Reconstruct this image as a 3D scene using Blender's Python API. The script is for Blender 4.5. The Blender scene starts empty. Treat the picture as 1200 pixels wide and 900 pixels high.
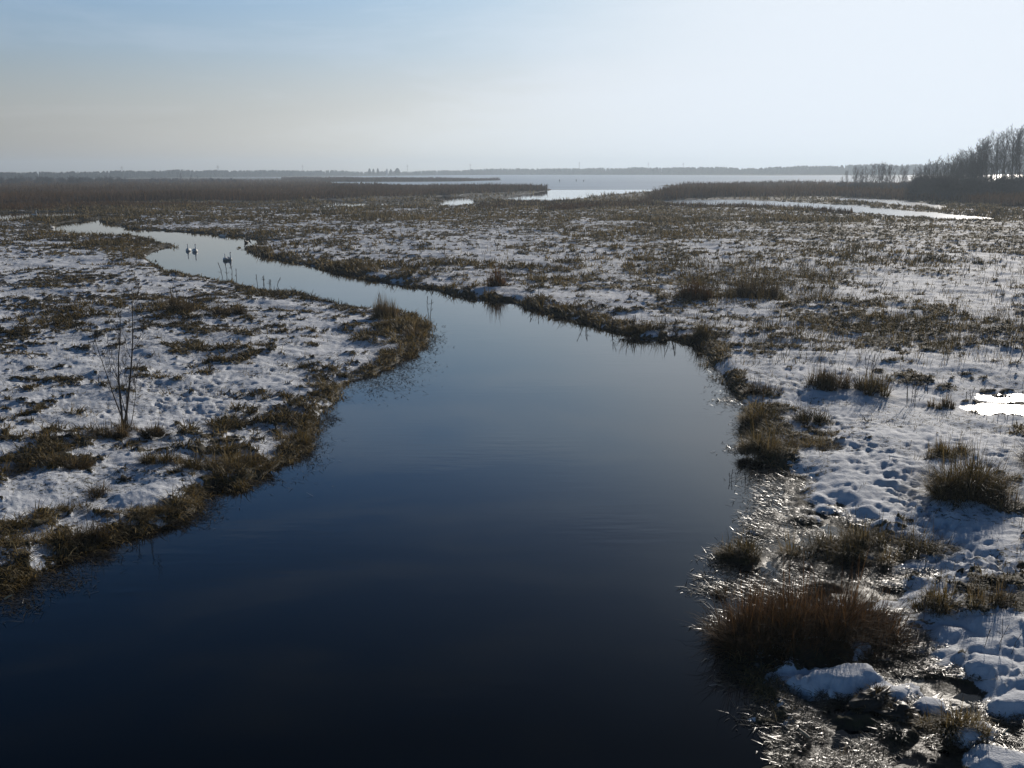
import bpy, math, random
import numpy as np
from mathutils import Vector, Matrix, Euler

R = math.radians
rng = np.random.default_rng(7)
random.seed(7)
scene = bpy.context.scene

# ------------------------------------------------------------------ camera
F_PX, W_PX, H_PX = 1178.0, 1200.0, 900.0
CAM_H = 6.5
PITCH = math.atan(249.5 / F_PX)
ROLL = R(0.2)
cam_data = bpy.data.cameras.new('camera')
cam = bpy.data.objects.new('camera', cam_data)
scene.collection.objects.link(cam)
scene.camera = cam
cam_data.sensor_width = 36.0
cam_data.lens = 36.0 * F_PX / W_PX
cam_data.clip_start = 0.1
cam_data.clip_end = 12000
CM = Matrix.Rotation(math.pi / 2 - PITCH, 3, 'X') @ Matrix.Rotation(-ROLL, 3, 'Z')
cam.rotation_euler = CM.to_euler()
cam.location = (0, 0, CAM_H)

# ------------------------------------------------------------------ sun and sky
SUN_EL, SUN_AZ = 15.0, 28.0          # degrees; azimuth to the right of the view direction (+Y)
world = bpy.data.worlds.new('World')
scene.world = world
world.use_nodes = True
wn, wl = world.node_tree.nodes, world.node_tree.links
wn.clear()
sky = wn.new('ShaderNodeTexSky')
sky.sky_type = 'NISHITA'
sky.sun_disc = False
sky.sun_elevation = R(SUN_EL)
sky.sun_rotation = R(SUN_AZ)
sky.air_density = 1.0
sky.dust_density = 1.2
sky.ozone_density = 2.5
sky.altitude = 0
# real low haze of the horizon is grey and the upper sky a deep clear blue; thin streaky high cloud
tc = wn.new('ShaderNodeTexCoord')
sepx = wn.new('ShaderNodeSeparateXYZ'); wl.new(tc.outputs['Generated'], sepx.inputs[0])
def wramp(stops):
    r = wn.new('ShaderNodeValToRGB'); e = r.color_ramp.elements
    while len(e) < len(stops): e.new(0.5)
    for i, (p, v) in enumerate(stops): e[i].position = p; e[i].color = (v, v, v, 1)
    wl.new(sepx.outputs['Z'], r.inputs['Fac']); return r
satr = wramp([(0.0, 0.12), (0.05, 0.09), (0.12, 0.42), (0.20, 0.85), (0.30, 0.95)])      # x1.25 below
valr = wramp([(0.0, 0.86), (0.08, 0.88), (0.15, 0.96), (0.26, 1.0), (0.36, 0.60), (0.52, 0.18)])
sm = wn.new('ShaderNodeMath'); sm.operation = 'MULTIPLY'; sm.inputs[1].default_value = 1.5
wl.new(satr.outputs['Color'], sm.inputs[0])
hs0 = wn.new('ShaderNodeHueSaturation'); wl.new(sm.outputs[0], hs0.inputs['Saturation']); wl.new(valr.outputs['Color'], hs0.inputs['Value'])
wl.new(sky.outputs['Color'], hs0.inputs['Color'])
mp = wn.new('ShaderNodeMapping'); mp.inputs['Scale'].default_value = (1.3, 1.0, 8.0)
mp.inputs['Rotation'].default_value = (0.16, 0.10, 0.3)
nz = wn.new('ShaderNodeTexNoise'); nz.inputs['Scale'].default_value = 2.4; nz.inputs['Detail'].default_value = 7
nz.inputs['Roughness'].default_value = 0.6; nz.inputs['Distortion'].default_value = 0.4
cr = wn.new('ShaderNodeValToRGB')
cr.color_ramp.elements[0].position = 0.48; cr.color_ramp.elements[0].color = (0, 0, 0, 1)
cr.color_ramp.elements[1].position = 0.8; cr.color_ramp.elements[1].color = (0.8, 0.8, 0.8, 1)
hs = wn.new('ShaderNodeHueSaturation'); hs.inputs['Saturation'].default_value = 0.25; hs.inputs['Value'].default_value = 1.22
mx = wn.new('ShaderNodeMixRGB')
tn = wn.new('ShaderNodeMixRGB'); tn.blend_type = 'MULTIPLY'; tn.inputs[0].default_value = 1; trp = wn.new('ShaderNodeValToRGB'); te = trp.color_ramp.elements
for _ in range(3): te.new(0.5)
for i, (p_, c_) in enumerate([(0.0, (1.10, 1.04, 0.95)), (0.05, (1.0, 1.01, 0.99)), (0.11, (0.80, 0.95, 1.15)), (0.22, (0.74, 0.92, 1.20)), (0.45, (0.76, 0.94, 1.16))]): te[i].position = p_; te[i].color = (*c_, 1)
wl.new(sepx.outputs['Z'], trp.inputs['Fac']); wl.new(trp.outputs['Color'], tn.inputs[2]); tn.inputs[2].default_value = (0.95, 0.975, 1.07, 1)
bg = wn.new('ShaderNodeBackground'); bg.inputs['Strength'].default_value = 0.112
wo = wn.new('ShaderNodeOutputWorld')
wl.new(tc.outputs['Generated'], mp.inputs['Vector']); wl.new(mp.outputs['Vector'], nz.inputs['Vector'])
wl.new(nz.outputs['Fac'], cr.inputs['Fac']); wl.new(cr.outputs['Color'], mx.inputs['Fac'])
wl.new(hs0.outputs['Color'], mx.inputs['Color1']); wl.new(hs0.outputs['Color'], hs.inputs['Color'])
wl.new(hs.outputs['Color'], mx.inputs['Color2']); wl.new(mx.outputs['Color'], tn.inputs[1])

# soft shoulder: the glow round the sun stays pale instead of swelling into one white disc
sep = wn.new('ShaderNodeSeparateColor'); com = wn.new('ShaderNodeCombineColor'); wl.new(tn.outputs['Color'], sep.inputs[0])
for ch in range(3):
    a1 = wn.new('ShaderNodeMath'); a1.operation = 'DIVIDE'; a1.inputs[1].default_value = (8.3, 9.0, 9.9)[ch]; wl.new(sep.outputs[ch], a1.inputs[0])
    a2 = wn.new('ShaderNodeMath'); a2.operation = 'POWER'; a2.inputs[1].default_value = 4.0; wl.new(a1.outputs[0], a2.inputs[0])
    a3 = wn.new('ShaderNodeMath'); a3.operation = 'ADD'; a3.inputs[1].default_value = 1.0; wl.new(a2.outputs[0], a3.inputs[0])
    a4 = wn.new('ShaderNodeMath'); a4.operation = 'POWER'; a4.inputs[1].default_value = 0.25; wl.new(a3.outputs[0], a4.inputs[0])
    a5 = wn.new('ShaderNodeMath'); a5.operation = 'DIVIDE'; wl.new(sep.outputs[ch], a5.inputs[0]); wl.new(a4.outputs[0], a5.inputs[1])
    wl.new(a5.outputs[0], com.inputs[ch])
wl.new(com.outputs[0], bg.inputs['Color']); wl.new(bg.outputs['Background'], wo.inputs['Surface'])

sd = bpy.data.lights.new('sun', 'SUN')
sun = bpy.data.objects.new('sun', sd)
scene.collection.objects.link(sun)
sd.energy = 4.5
sd.angle = R(0.53)
sd.color = (1.0, 0.92, 0.82)
SUNV = Vector((math.sin(R(SUN_AZ)) * math.cos(R(SUN_EL)), math.cos(R(SUN_AZ)) * math.cos(R(SUN_EL)), math.sin(R(SUN_EL))))
sun.rotation_euler = SUNV.to_track_quat('Z', 'Y').to_euler()

vs = scene.view_settings
vs.view_transform = 'Standard'; vs.look = 'None'; vs.gamma = 1.0; vs.use_curve_mapping = False
vs.exposure = -0.16
scene.render.engine = 'CYCLES'
cy = scene.cycles
cy.use_denoising = True
cy.max_bounces = 6; cy.diffuse_bounces = 2; cy.glossy_bounces = 2; cy.transmission_bounces = 2
cy.volume_bounces = 0; cy.transparent_max_bounces = 8
cy.sample_clamp_indirect = 4.0
cy.sample_clamp_direct = 30.0
cy.caustics_reflective = False; cy.caustics_refractive = False

# ------------------------------------------------------------------ pixel <-> ground
CMn = np.array(CM)
def unproj(px, py, z=0.0):
    px = np.asarray(px, float); py = np.asarray(py, float)
    d = np.stack([px - W_PX / 2, -(py - H_PX / 2), -np.full_like(px, F_PX)], -1) @ CMn.T
    t = (z - CAM_H) / d[..., 2]
    return d[..., 0] * t, d[..., 1] * t
def proj(x, y, z=0.0):
    v = np.stack([x, y, np.broadcast_to(z - CAM_H, np.shape(x))], -1) @ CMn
    w = np.maximum(-v[..., 2], 1e-3)
    return v[..., 0] / w * F_PX + W_PX / 2, -v[..., 1] / w * F_PX + H_PX / 2
def gp(px, py):
    x, y = unproj(np.array([px]), np.array([py])); return float(x[0]), float(y[0])
def hor(px): return 200.5 - (px - 600) * math.tan(ROLL)

# ------------------------------------------------------------------ noise
def _hash(ix, iy, s):
    h = (ix.astype(np.int64) * 374761393 + iy.astype(np.int64) * 668265263 + s * 1442695041) & 0xffffffff
    h = ((h ^ (h >> 13)) * 1274126177) & 0xffffffff
    return ((h ^ (h >> 16)) & 0xffff).astype(np.float32) / 65535.0
def vnoise(x, y, s=0):
    ix = np.floor(x); iy = np.floor(y); fx = (x - ix).astype(np.float32); fy = (y - iy).astype(np.float32)
    fx = fx * fx * fx * (fx * (fx * 6 - 15) + 10); fy = fy * fy * fy * (fy * (fy * 6 - 15) + 10)
    a = _hash(ix, iy, s); b = _hash(ix + 1, iy, s); c = _hash(ix, iy + 1, s); d = _hash(ix + 1, iy + 1, s)
    return (a + (b - a) * fx) * (1 - fy) + (c + (d - c) * fx) * fy
def fbm(x, y, octv=4, s=0, gain=0.5):
    o = 0; a = 1.0; t = 0
    for k in range(octv):
        ca, sa = math.cos(0.6 * k + 0.3), math.sin(0.6 * k + 0.3)
        o = o + a * vnoise((x * ca - y * sa) * 2 ** k + 17.3 * k, (x * sa + y * ca) * 2 ** k + 9.1 * k, s + k)
        t += a; a *= gain
    return o / t
def sstep(a, b, v):
    t = np.clip((v - a) / (b - a), 0, 1); return t * t * (3 - 2 * t)

# ------------------------------------------------------------------ water outlines (picture points dropped onto the water level)
river_px = [(-700, 990), (-250, 790), (-60, 712), (0, 690), (35, 676), (58, 666), (82, 650), (123, 636), (167, 625), (200, 612), (226, 600), (232, 582), (256, 570),
 (277, 571), (300, 562), (333, 541), (357, 524), (362, 505), (375, 484), (395, 466), (402, 450), (425, 443), (455, 430), (485, 415),
 (503, 398), (499, 380), (482, 368), (442, 364), (415, 360), (380, 354), (350, 348), (317, 342), (280, 334), (233, 325), (200, 319),
 (177, 310), (167, 302), (177, 294), (200, 290), (206, 288.0), (190, 285.5), (176, 281.5), (150, 278.5), (120, 277), (83, 275), (58, 270.5),
 (60, 264.5), (75, 261.0), (93, 258.4), (112, 257.6), (116, 259.6), (130, 262), (150, 267), (175, 269.6), (200, 271.2), (235, 273), (260, 275),
 (285, 277), (298, 280.5), (304, 283.5), (300, 288.5), (286, 290.5), (291, 295), (305, 300), (333, 304), (367, 312), (400, 320), (433, 327),
 (467, 332), (500, 338), (533, 345), (560, 350), (607, 354), (635, 365), (672, 375), (700, 383), (735, 390), (750, 396), (777, 397),
 (797, 399), (822, 403), (833, 428), (850, 448), (868, 462), (877, 480), (886, 507), (880, 525), (892, 538), (912, 550), (928, 565),
 (925, 590), (905, 612), (880, 625), (868, 650), (868, 690), (872, 730), (880, 790), (905, 820), (925, 860), (940, 930), (950, 1060), (980, 1500), (400, 6000), (-2500, 3000)]
lake_px = [(-600, 211.5), (0, 210.2), (200, 210.4), (240, 210.3), (400, 210.6), (385, 213.3), (400, 214.2), (470, 214.6), (585, 213.6), (588, 213.0), (500, 212.0),
 (430, 211.6), (401, 211.2), (401, 210.0), (620, 211.5), (600, 216.5), (560, 221.0), (420, 221.0), (400, 222.5), (610, 224.0), (640, 222.6), (650, 221.5), (655, 221.8),
 (720, 220.0), (765, 217.8), (800, 217.4), (870, 217.0), (970, 217.0), (1200, 217.5), (1500, 219),
 (1500, 203.6), (1200, 204.8), (1060, 205.3), (900, 205.6), (800, 205.2), (700, 204.6), (600, 204.4), (500, 205.6), (400, 206.8), (240, 208.6), (0, 209.2), (-600, 209)]
lake_px = [(330, 208.9), (400, 208.9), (420, 209.6), (520, 210.2), (585, 210.8), (589, 211.3), (540, 212.6), (470, 213.4), (395, 213.2), (384, 214.0), (395, 216.6),
 (470, 219.4), (560, 220.2), (620, 221.2), (650, 222.0), (690, 221.2), (720, 220.0), (765, 217.8), (800, 217.4), (870, 217.0), (970, 217.0), (1200, 217.5), (1500, 219),
 (1500, 203.6), (1200, 204.8), (1060, 205.3), (900, 205.6), (800, 205.2), (700, 204.6), (600, 204.4), (500, 205.6), (400, 206.8), (330, 208.0), (240, 208.6), (238, 208.9)]
inlet_px = [(588, 233.5), (598, 230.0), (626, 226.4), (645, 223.0), (652, 220.0), (765, 217.0), (790, 219.5), (775, 223.0), (735, 226.6), (705, 229.4), (672, 233.4), (642, 236.4), (605, 237.0)]
pools_px = [
 [(-400, 264), (-60, 261), (0, 260.0), (40, 257.5), (85, 254.5), (98, 252.0), (82, 247.7), (40, 248.6), (0, 249.6), (-60, 250), (-400, 252)],
 [(108, 259.0), (135, 257.6), (149, 256.6), (140, 254.5), (118, 255.6)],
 [(380, 243.6), (432, 240.6), (470, 240.2), (480, 241.5), (470, 238.4), (430, 238.2), (400, 236.2), (385, 233.6), (372, 235.4), (392, 239.5), (378, 242.2)],
 [(515, 241.6), (535, 241.6), (556, 240.0), (556, 235.0), (545, 230.4), (520, 229.4), (508, 231.6), (522, 235.2)],
 [(770, 236.0), (800, 234.4), (860, 234.2), (930, 237), (1000, 241), (1050, 246), (1110, 250.5), (1165, 255.6), (1165, 258.6), (1130, 259.2), (1075, 255.6), (1010, 250.2), (940, 244.9), (870, 242.0), (800, 240.0)],
 [(985, 231.8), (1040, 233.6), (1085, 238.0), (1118, 243.5), (1100, 246.0), (1066, 242.6), (1030, 238.6), (980, 235.0)],
 [(1126, 477), (1150, 473), (1180, 474.5), (1240, 475), (1330, 479), (1340, 502), (1240, 497), (1200, 490.5), (1172, 487.5), (1150, 487), (1134, 481.5)],
 [(185, 240.2), (240, 239.0), (320, 238.4), (318, 237.4), (240, 237.9), (185, 239.1)],
 [(300, 248.2), (330, 246.2), (325, 245.0), (290, 247.0)],
]
def topoly(pl):
    a = np.array(pl, float); x, y = unproj(a[:, 0], a[:, 1]); return np.stack([x, y], -1)
# the last points of the river outline lie behind the bridge
riv = topoly(river_px[:-3] )
riv = np.concatenate([riv, np.array([[7.0, -40.0], [-30.0, -40.0]])])
lake, inlet = topoly(lake_px), topoly(inlet_px)
pools = [topoly(p) for p in pools_px]
def sdf(x, y, poly):
    """signed distance, positive outside (on land)"""
    d2 = np.full(x.shape, 1e18); ins = np.zeros(x.shape, bool)
    n = len(poly)
    for i in range(n):
        x0, y0 = poly[i]; x1, y1 = poly[(i + 1) % n]
        ex, ey = x1 - x0, y1 - y0
        t = np.clip(((x - x0) * ex + (y - y0) * ey) / (ex * ex + ey * ey + 1e-12), 0, 1)
        dx = x - x0 - t * ex; dy = y - y0 - t * ey
        np.minimum(d2, dx * dx + dy * dy, out=d2)
        c = (y0 > y) != (y1 > y)
        if c.any():
            xi = x0 + (y - y0) * ex / (ey if abs(ey) > 1e-12 else 1e-12)
            ins ^= c & (x < xi)
    d = np.sqrt(d2)
    return np.where(ins, -d, d)
def sdf_lim(x, y, poly, lim):
    b0 = poly.min(0) - lim; b1 = poly.max(0) + lim
    m = (x > b0[0]) & (x < b1[0]) & (y > b0[1]) & (y < b1[1])
    o = np.full(x.shape, 1e3)
    if m.any(): o[m] = sdf(x[m], y[m], poly)
    return o

# ------------------------------------------------------------------ terrain grid
rows = list(np.linspace(-40, 6, 24)[:-1])
d = 6.0
while d < 3300:
    rows.append(d); d += max(0.035, d * 0.0042)
GY = np.array(rows)
uc = np.linspace(-0.66, 0.66, 940)
GU = np.concatenate([-np.geomspace(4, 0.70, 24), uc, np.geomspace(0.70, 4, 24)])
NR, NC = len(GY), len(GU)
GS = np.maximum(GY, 6.0)
XX = GS[:, None] * GU[None, :]
YY = np.repeat(GY[:, None], NC, 1)
PX, PY = proj(XX, np.maximum(YY, 4.0))

def shore(x, y):
    k = np.clip(y / 60.0, 0.35, 3.0)
    wob = (fbm(x * 1.3 / k, y * 1.3 / k, 4, 11) - 0.5) * 0.9 * k
    s = sdf(x, y, riv) + wob
    s2 = np.full(x.shape, 1e3)
    for p in pools: s2 = np.minimum(s2, sdf_lim(x, y, p, 40))
    s2 = np.minimum(s2, sdf_lim(x, y, inlet, 60))
    s2 = np.minimum(s2, sdf_lim(x, y, lake, 80))
    s2 = s2 + wob * np.where(y > 120, 0.8, 0.75)
    return s, s2

s_riv, s_oth = shore(XX, YY)
# wet, half-flooded corner on the near right, as ground polygon
wet_poly = topoly([(900, 545), (940, 560), (975, 590), (1030, 618), (1078, 650), (1100, 700), (1092, 745), (1085, 775), (1140, 805), (1200, 835), (1260, 930), (1200, 1050), (900, 1050), (890, 800), (850, 720), (835, 690), (845, 640), (880, 600)])
hum = [  # x, y (picture), half-width m, half-depth m, height m  : hummocks in and round the wet corner
 (985, 808, 1.05, 0.46, 0.30), (1040, 822, 0.45, 0.3, 0.2), (925, 790, 0.55, 0.32, 0.22), (960, 768, 0.9, 0.5, 0.22), (1110, 752, 0.42, 0.36, 0.24), (1160, 792, 0.6, 0.42, 0.28), (1092, 838, 0.35, 0.25, 0.2),
 (1135, 868, 0.45, 0.3, 0.22), (1195, 835, 0.6, 0.5, 0.26), (1180, 900, 0.6, 0.4, 0.2), (870, 655, 0.45, 0.32, 0.1), (960, 690, 0.55, 0.25, 0.14), (985, 715, 0.4, 0.25, 0.1), (1030, 650, 1.0, 0.7, 0.13),
 (1000, 640, 0.9, 0.5, 0.12), (845, 700, 0.2, 0.15, 0.06), (1010, 850, 0.5, 0.22, 0.12), (1055, 862, 0.4, 0.25, 0.12), (890, 845, 0.3, 0.15, 0.03), (905, 905, 0.5, 0.3, 0.04), (950, 612, .5, .4, .12), (1000, 905, .6, .3, .1), (930, 730, .8, .45, .16), (1035, 720, .5, .5, .1)]
hum_w = [(*gp(a, b), rx * .85, ry * .85, h * .8) for a, b, rx, ry, h in hum]
foot = []
pr = np.random.default_rng(3)
tr = [(905, 455), (955, 490), (990, 525), (1030, 560), (1060, 590), (1085, 615), (1110, 650), (1160, 680), (1230, 700)]
for i in range(len(tr) - 1):
    for k in range(60):
        t = pr.random()
        a = tr[i][0] * (1 - t) + tr[i + 1][0] * t + pr.normal(0, 20); b = tr[i][1] * (1 - t) + tr[i + 1][1] * t + pr.normal(0, 7)
        foot.append((*gp(a, b), pr.uniform(0, 3.14)))
for k in range(260):
    foot.append((*gp(pr.normal(235, 42), pr.normal(478, 20)), pr.uniform(0, 3.14)))
for k in range(90):
    foot.append((*gp(pr.uniform(880, 1010), pr.uniform(425, 480)), pr.uniform(0, 3.14)))
for k in range(60):
    foot.append((*gp(pr.uniform(1050, 1200), pr.uniform(500, 560)), pr.uniform(0, 3.14)))

CTRL = [  # picture x, y, radius x, radius y, bias to turf cover
 (880, 345, 55, 12, .14), (915, 405, 30, 10, -.12), (1050, 398, 150, 13, .17), (820, 350, 30, 14, .2), (770, 340, 60, 14, .12), (600, 300, 220, 14, -.06), (480, 290, 160, 14, -.06),
 (1000, 275, 220, 14, .12), (740, 255, 240, 14, .14), (1000, 350, 120, 16, -.08), (1120, 345, 100, 20, -.12), (1080, 430, 130, 14, -.10),
 (60, 315, 90, 16, -.12), (80, 470, 90, 22, -.16), (230, 478, 60, 18, -.14), (300, 440, 70, 24, -.12), (40, 590, 60, 16, -.12), (110, 595, 60, 14, -.14), (60, 245, 150, 18, .3),
 (75, 535, 80, 10, .22), (60, 557, 60, 7, .2), (140, 290, 60, 12, .22), (110, 328, 60, 8, .2), (100, 268, 60, 12, .2), (290, 560, 50, 20, .1), (210, 545, 60, 12, .12),
 (1020, 510, 80, 40, -.22), (1060, 560, 70, 40, -.25), (1120, 650, 60, 40, -.25), (1000, 565, 50, 30, -.2), (1150, 500, 70, 20, -.2), (150, 430, 45, 45, -.22), (150, 490, 50, 14, -.2), (1050, 478, 60, 12, -.15),
 (950, 520, 25, 18, .18), (905, 500, 22, 28, .28), (940, 535, 45, 14, .2), (1100, 690, 40, 20, .08), (1150, 735, 40, 18, .06), (1040, 640, 60, 22, .28), (1180, 620, 30, 20, -.1),
 (430, 378, 60, 14, -.04), (340, 395, 60, 20, -.06), (455, 400, 40, 18, .12), (350, 440, 40, 16, .04), (480, 385, 25, 15, .2), (300, 350, 120, 9, .05), (1110, 800, 60, 40, -.1), (1170, 560, 40, 20, -.05)]
def cover_field(px, py, x, y, s):
    base = np.interp(py, [200, 238, 246, 262, 285, 310, 360, 420, 480, 560, 700, 900], [1.0, 1.0, .60, .56, .50, .46, .44, .40, .38, .37, .36, .36])
    base = base + np.where(px > 560, -0.035, 0.0) * sstep(250, 290, py)
    for a, b, ra, rb, v in CTRL:
        base = base + v * np.exp(-((px - a) / ra) ** 2 - ((py - b) / rb) ** 2)
    kb = np.clip(y / 28.0, 0.45, 3.0)
    base = base + np.clip(-0.35 + 1.9 * fbm(x * 0.7, y * 0.7, 3, 66), 0, 1) * np.exp(-(np.clip(s, 0, None) / ((0.08 + 0.55 * fbm(x * 0.33, y * 0.33, 2, 67)) * kb)) ** 2)        # banks are bare of snow
    return base
def cover(x, y, px, py, s):
    c = cover_field(px, py, x, y, s)
    n = 0.24 * fbm(x * 0.30, y * 0.30, 3, 31) + 0.36 * fbm(x * 0.95, y * 1.3, 4, 41, .6) + 0.40 * fbm(x * 3.2, y * 4.4, 3, 51, .6)
    n = (n - 0.5) * 2.5 + 0.5
    return sstep(0.02, 0.14, c - n - 0.01), c

def height(x, y, px, py, s1, s2, fine=True):
    s = np.minimum(s1, s2)
    far = sstep(60, 200, y)
    bank = 0.13 + 0.22 * fbm(x * 0.25, y * 0.25, 3, 5)
    bank = bank * (1 - 0.35 * far) * (0.35 + 0.65 * sstep(0.5, 5.0, np.where(y < 60, s2, 99.0)))
    wid = np.clip(y * 0.012, 0.28, 2.2)
    h = np.where(s > 0, bank * (1 - np.exp(-np.clip(s, 0, None) / wid)), np.maximum(s * 0.35, -1.1))
    land = sstep(0, 0.6, s)
    h = h + land * ((fbm(x * 0.12, y * 0.12, 3, 7) - 0.5) * 0.35)
    h = h + land * ((fbm(x * 0.8, y * 0.8, 4, 8, .45) - 0.5) * 0.24)
    cv, c = cover(x, y, px, py, s)
    h = h + sstep(-0.1, 0.3, s) * cv * (0.03 + 0.08 * vnoise(x * 2.3, y * 2.3, 77)) * np.clip(1.2 - far, 0.3, 1)
    if fine:
        h = h + land * (0.5 - np.abs(fbm(x * 2.1, y * 3.0, 3, 19) - 0.5) * 4) * 0.018 + land * (fbm(x * 5, y * 6.5, 3, 9, .6) - 0.5) * 0.05 + sstep(-0.2, 0.2, s) * (fbm(x * 14, y * 14, 2, 10) - 0.5) * 0.03 * (0.5 + cv)
    # wet corner: flatten to the water level
    ws = sdf_lim(x, y, wet_poly, 4.0)
    wm = 1 - sstep(-0.7, 0.5, ws + (fbm(x * 1.5, y * 1.5, 3, 15) - 0.5) * 1.2)
    hw = (fbm(x * 1.2, y * 1.2, 4, 21) - 0.52) * 0.16 + (fbm(x * 8, y * 8, 2, 22) - 0.5) * 0.05
    h = h * (1 - wm) + np.where(s1 > -0.2, hw, np.minimum(hw, s1 * 0.3)) * wm
    hs_ = np.zeros_like(h)
    for hx, hy, rx, ry, hh in hum_w:
        m = (np.abs(x - hx) < rx * 2.4) & (np.abs(y - hy) < ry * 2.4)
        if m.any():
            xm, ym = x[m], y[m]
            rr = np.sqrt(((xm - hx) / rx) ** 2 + ((ym - hy) / ry) ** 2) + (fbm(xm * 2.6, ym * 2.6, 4, 61, .6) - 0.5) * 1.3
            b = hh * (1 - sstep(0.35, 1.35, rr))
            h[m] = np.maximum(h[m], 0) * 0 + h[m] * (1 - b / hh) + (b + 0.0) * (b / hh) + (b / hh) * 0.0
            hs_[m] = np.maximum(hs_[m], b / hh)
    # far shore rises a little
    h = h + sstep(1300, 3000, y) * 2.0 * land
    return h, cv, wm, hs_

s_all = np.minimum(s_riv, s_oth)
HH, COV, WETM, HUM = height(XX, YY, PX, PY, s_riv, s_oth)
for fx, fy, fa in foot:   # trodden snow: small dents
    r0, r1 = np.searchsorted(GY, [fy - 0.3, fy + 0.3])
    if r1 <= r0: continue
    c0, c1 = np.searchsorted(GU, [(fx - 0.3) / fy, (fx + 0.3) / fy])
    xs, ys = XX[r0:r1, c0:c1] - fx, YY[r0:r1, c0:c1] - fy
    ca, sa = math.cos(fa), math.sin(fa)
    q = ((xs * ca + ys * sa) / 0.12) ** 2 + ((-xs * sa + ys * ca) / 0.065) ** 2
    HH[r0:r1, c0:c1] += -0.045 * np.exp(-q * q) 

def hgt(x, y):
    x = np.asarray(x, float); y = np.asarray(y, float)
    r = np.clip(np.searchsorted(GY, y) - 1, 0, NR - 2); t = np.clip((y - GY[r]) / (GY[r + 1] - GY[r]), 0, 1)
    u = x / np.maximum(y, 6.0)
    c = np.clip(np.searchsorted(GU, u) - 1, 0, NC - 2); q = np.clip((u - GU[c]) / (GU[c + 1] - GU[c]), 0, 1)
    return (HH[r, c] * (1 - q) + HH[r, c + 1] * q) * (1 - t) + (HH[r + 1, c] * (1 - q) + HH[r + 1, c + 1] * q) * t
def look(A, x, y):
    r = np.clip(np.searchsorted(GY, y), 0, NR - 1); c = np.clip(np.searchsorted(GU, x / np.maximum(y, 6.0)), 0, NC - 1)
    return A[r, c]

# ------------------------------------------------------------------ helpers: meshes, objects
def mesh_np(name, co, quads=None, tris=None, smooth=False, attrs=None):
    me = bpy.data.meshes.new(name)
    nq = 0 if quads is None else len(quads); nt = 0 if tris is None else len(tris)
    me.vertices.add(len(co)); me.vertices.foreach_set('co', np.asarray(co, np.float32).ravel())
    li = []; ls = []; lt = []; p = 0
    if nq: li.append(np.asarray(quads, np.int32).ravel()); ls.append(np.arange(nq) * 4); lt.append(np.full(nq, 4)); p = nq * 4
    if nt: li.append(np.asarray(tris, np.int32).ravel()); ls.append(p + np.arange(nt) * 3); lt.append(np.full(nt, 3))
    li = np.concatenate(li); me.loops.add(len(li)); me.loops.foreach_set('vertex_index', li.astype(np.int32))
    me.polygons.add(nq + nt)
    me.polygons.foreach_set('loop_start', np.concatenate(ls).astype(np.int32))
    me.polygons.foreach_set('loop_total', np.concatenate(lt).astype(np.int32))
    me.polygons.foreach_set('use_smooth', np.full(nq + nt, smooth))
    me.update(calc_edges=True)
    for k, v in (attrs or {}).items():
        a = me.attributes.new(k, 'FLOAT', 'POINT'); a.data.foreach_set('value', np.asarray(v, np.float32).ravel())
    return me
def link(name, me, mat=None, parent=None, loc=None):
    o = bpy.data.objects.new(name, me); scene.collection.objects.link(o)
    if mat is not None and me is not None:
        if not me.materials: me.materials.append(mat)
    if parent is not None: o.parent = parent
    if loc is not None: o.location = loc
    return o
def tag(o, label=None, cat=None, group=None, kind=None):
    if label: o['label'] = label
    if cat: o['category'] = cat
    if group: o['group'] = group
    if kind: o['kind'] = kind
    return o
def copy_tree(o, parent=None):
    c = o.copy(); scene.collection.objects.link(c); c.parent = parent
    for ch in list(o.children): copy_tree(ch, c)
    return c

# ------------------------------------------------------------------ materials
def mat(name):
    m = bpy.data.materials.new(name); m.use_nodes = True
    n = m.node_tree.nodes; l = m.node_tree.links
    return m, n, l, n['Principled BSDF']
def ramp(n, stops):
    r = n.new('ShaderNodeValToRGB'); e = r.color_ramp.elements
    while len(e) < len(stops): e.new(0.5)
    for i, (p, c) in enumerate(stops): e[i].position = p; e[i].color = (*c, 1)
    return r
def noise(n, l, scale, detail=4, rough=0.55, vec=None):
    t = n.new('ShaderNodeTexNoise'); t.inputs['Scale'].default_value = scale; t.inputs['Detail'].default_value = detail
    t.inputs['Roughness'].default_value = rough
    if vec is not None: l.new(vec, t.inputs['Vector'])
    return t
def mathn(n, l, op, a, b, c=None, clamp=False):
    m = n.new('ShaderNodeMath'); m.operation = op; m.use_clamp = clamp
    for i, v in enumerate((a, b, c)):
        if v is None: continue
        if isinstance(v, (int, float)): m.inputs[i].default_value = v
        else: l.new(v, m.inputs[i])
    return m.outputs[0]
def mixc(n, l, f, a, b):
    m = n.new('ShaderNodeMixRGB')
    for i, v in enumerate((f, a, b)):
        if isinstance(v, (int, float)): m.inputs[i].default_value = v
        elif isinstance(v, tuple): m.inputs[i].default_value = (*v, 1)
        else: l.new(v, m.inputs[i])
    return m.outputs[0]

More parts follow.
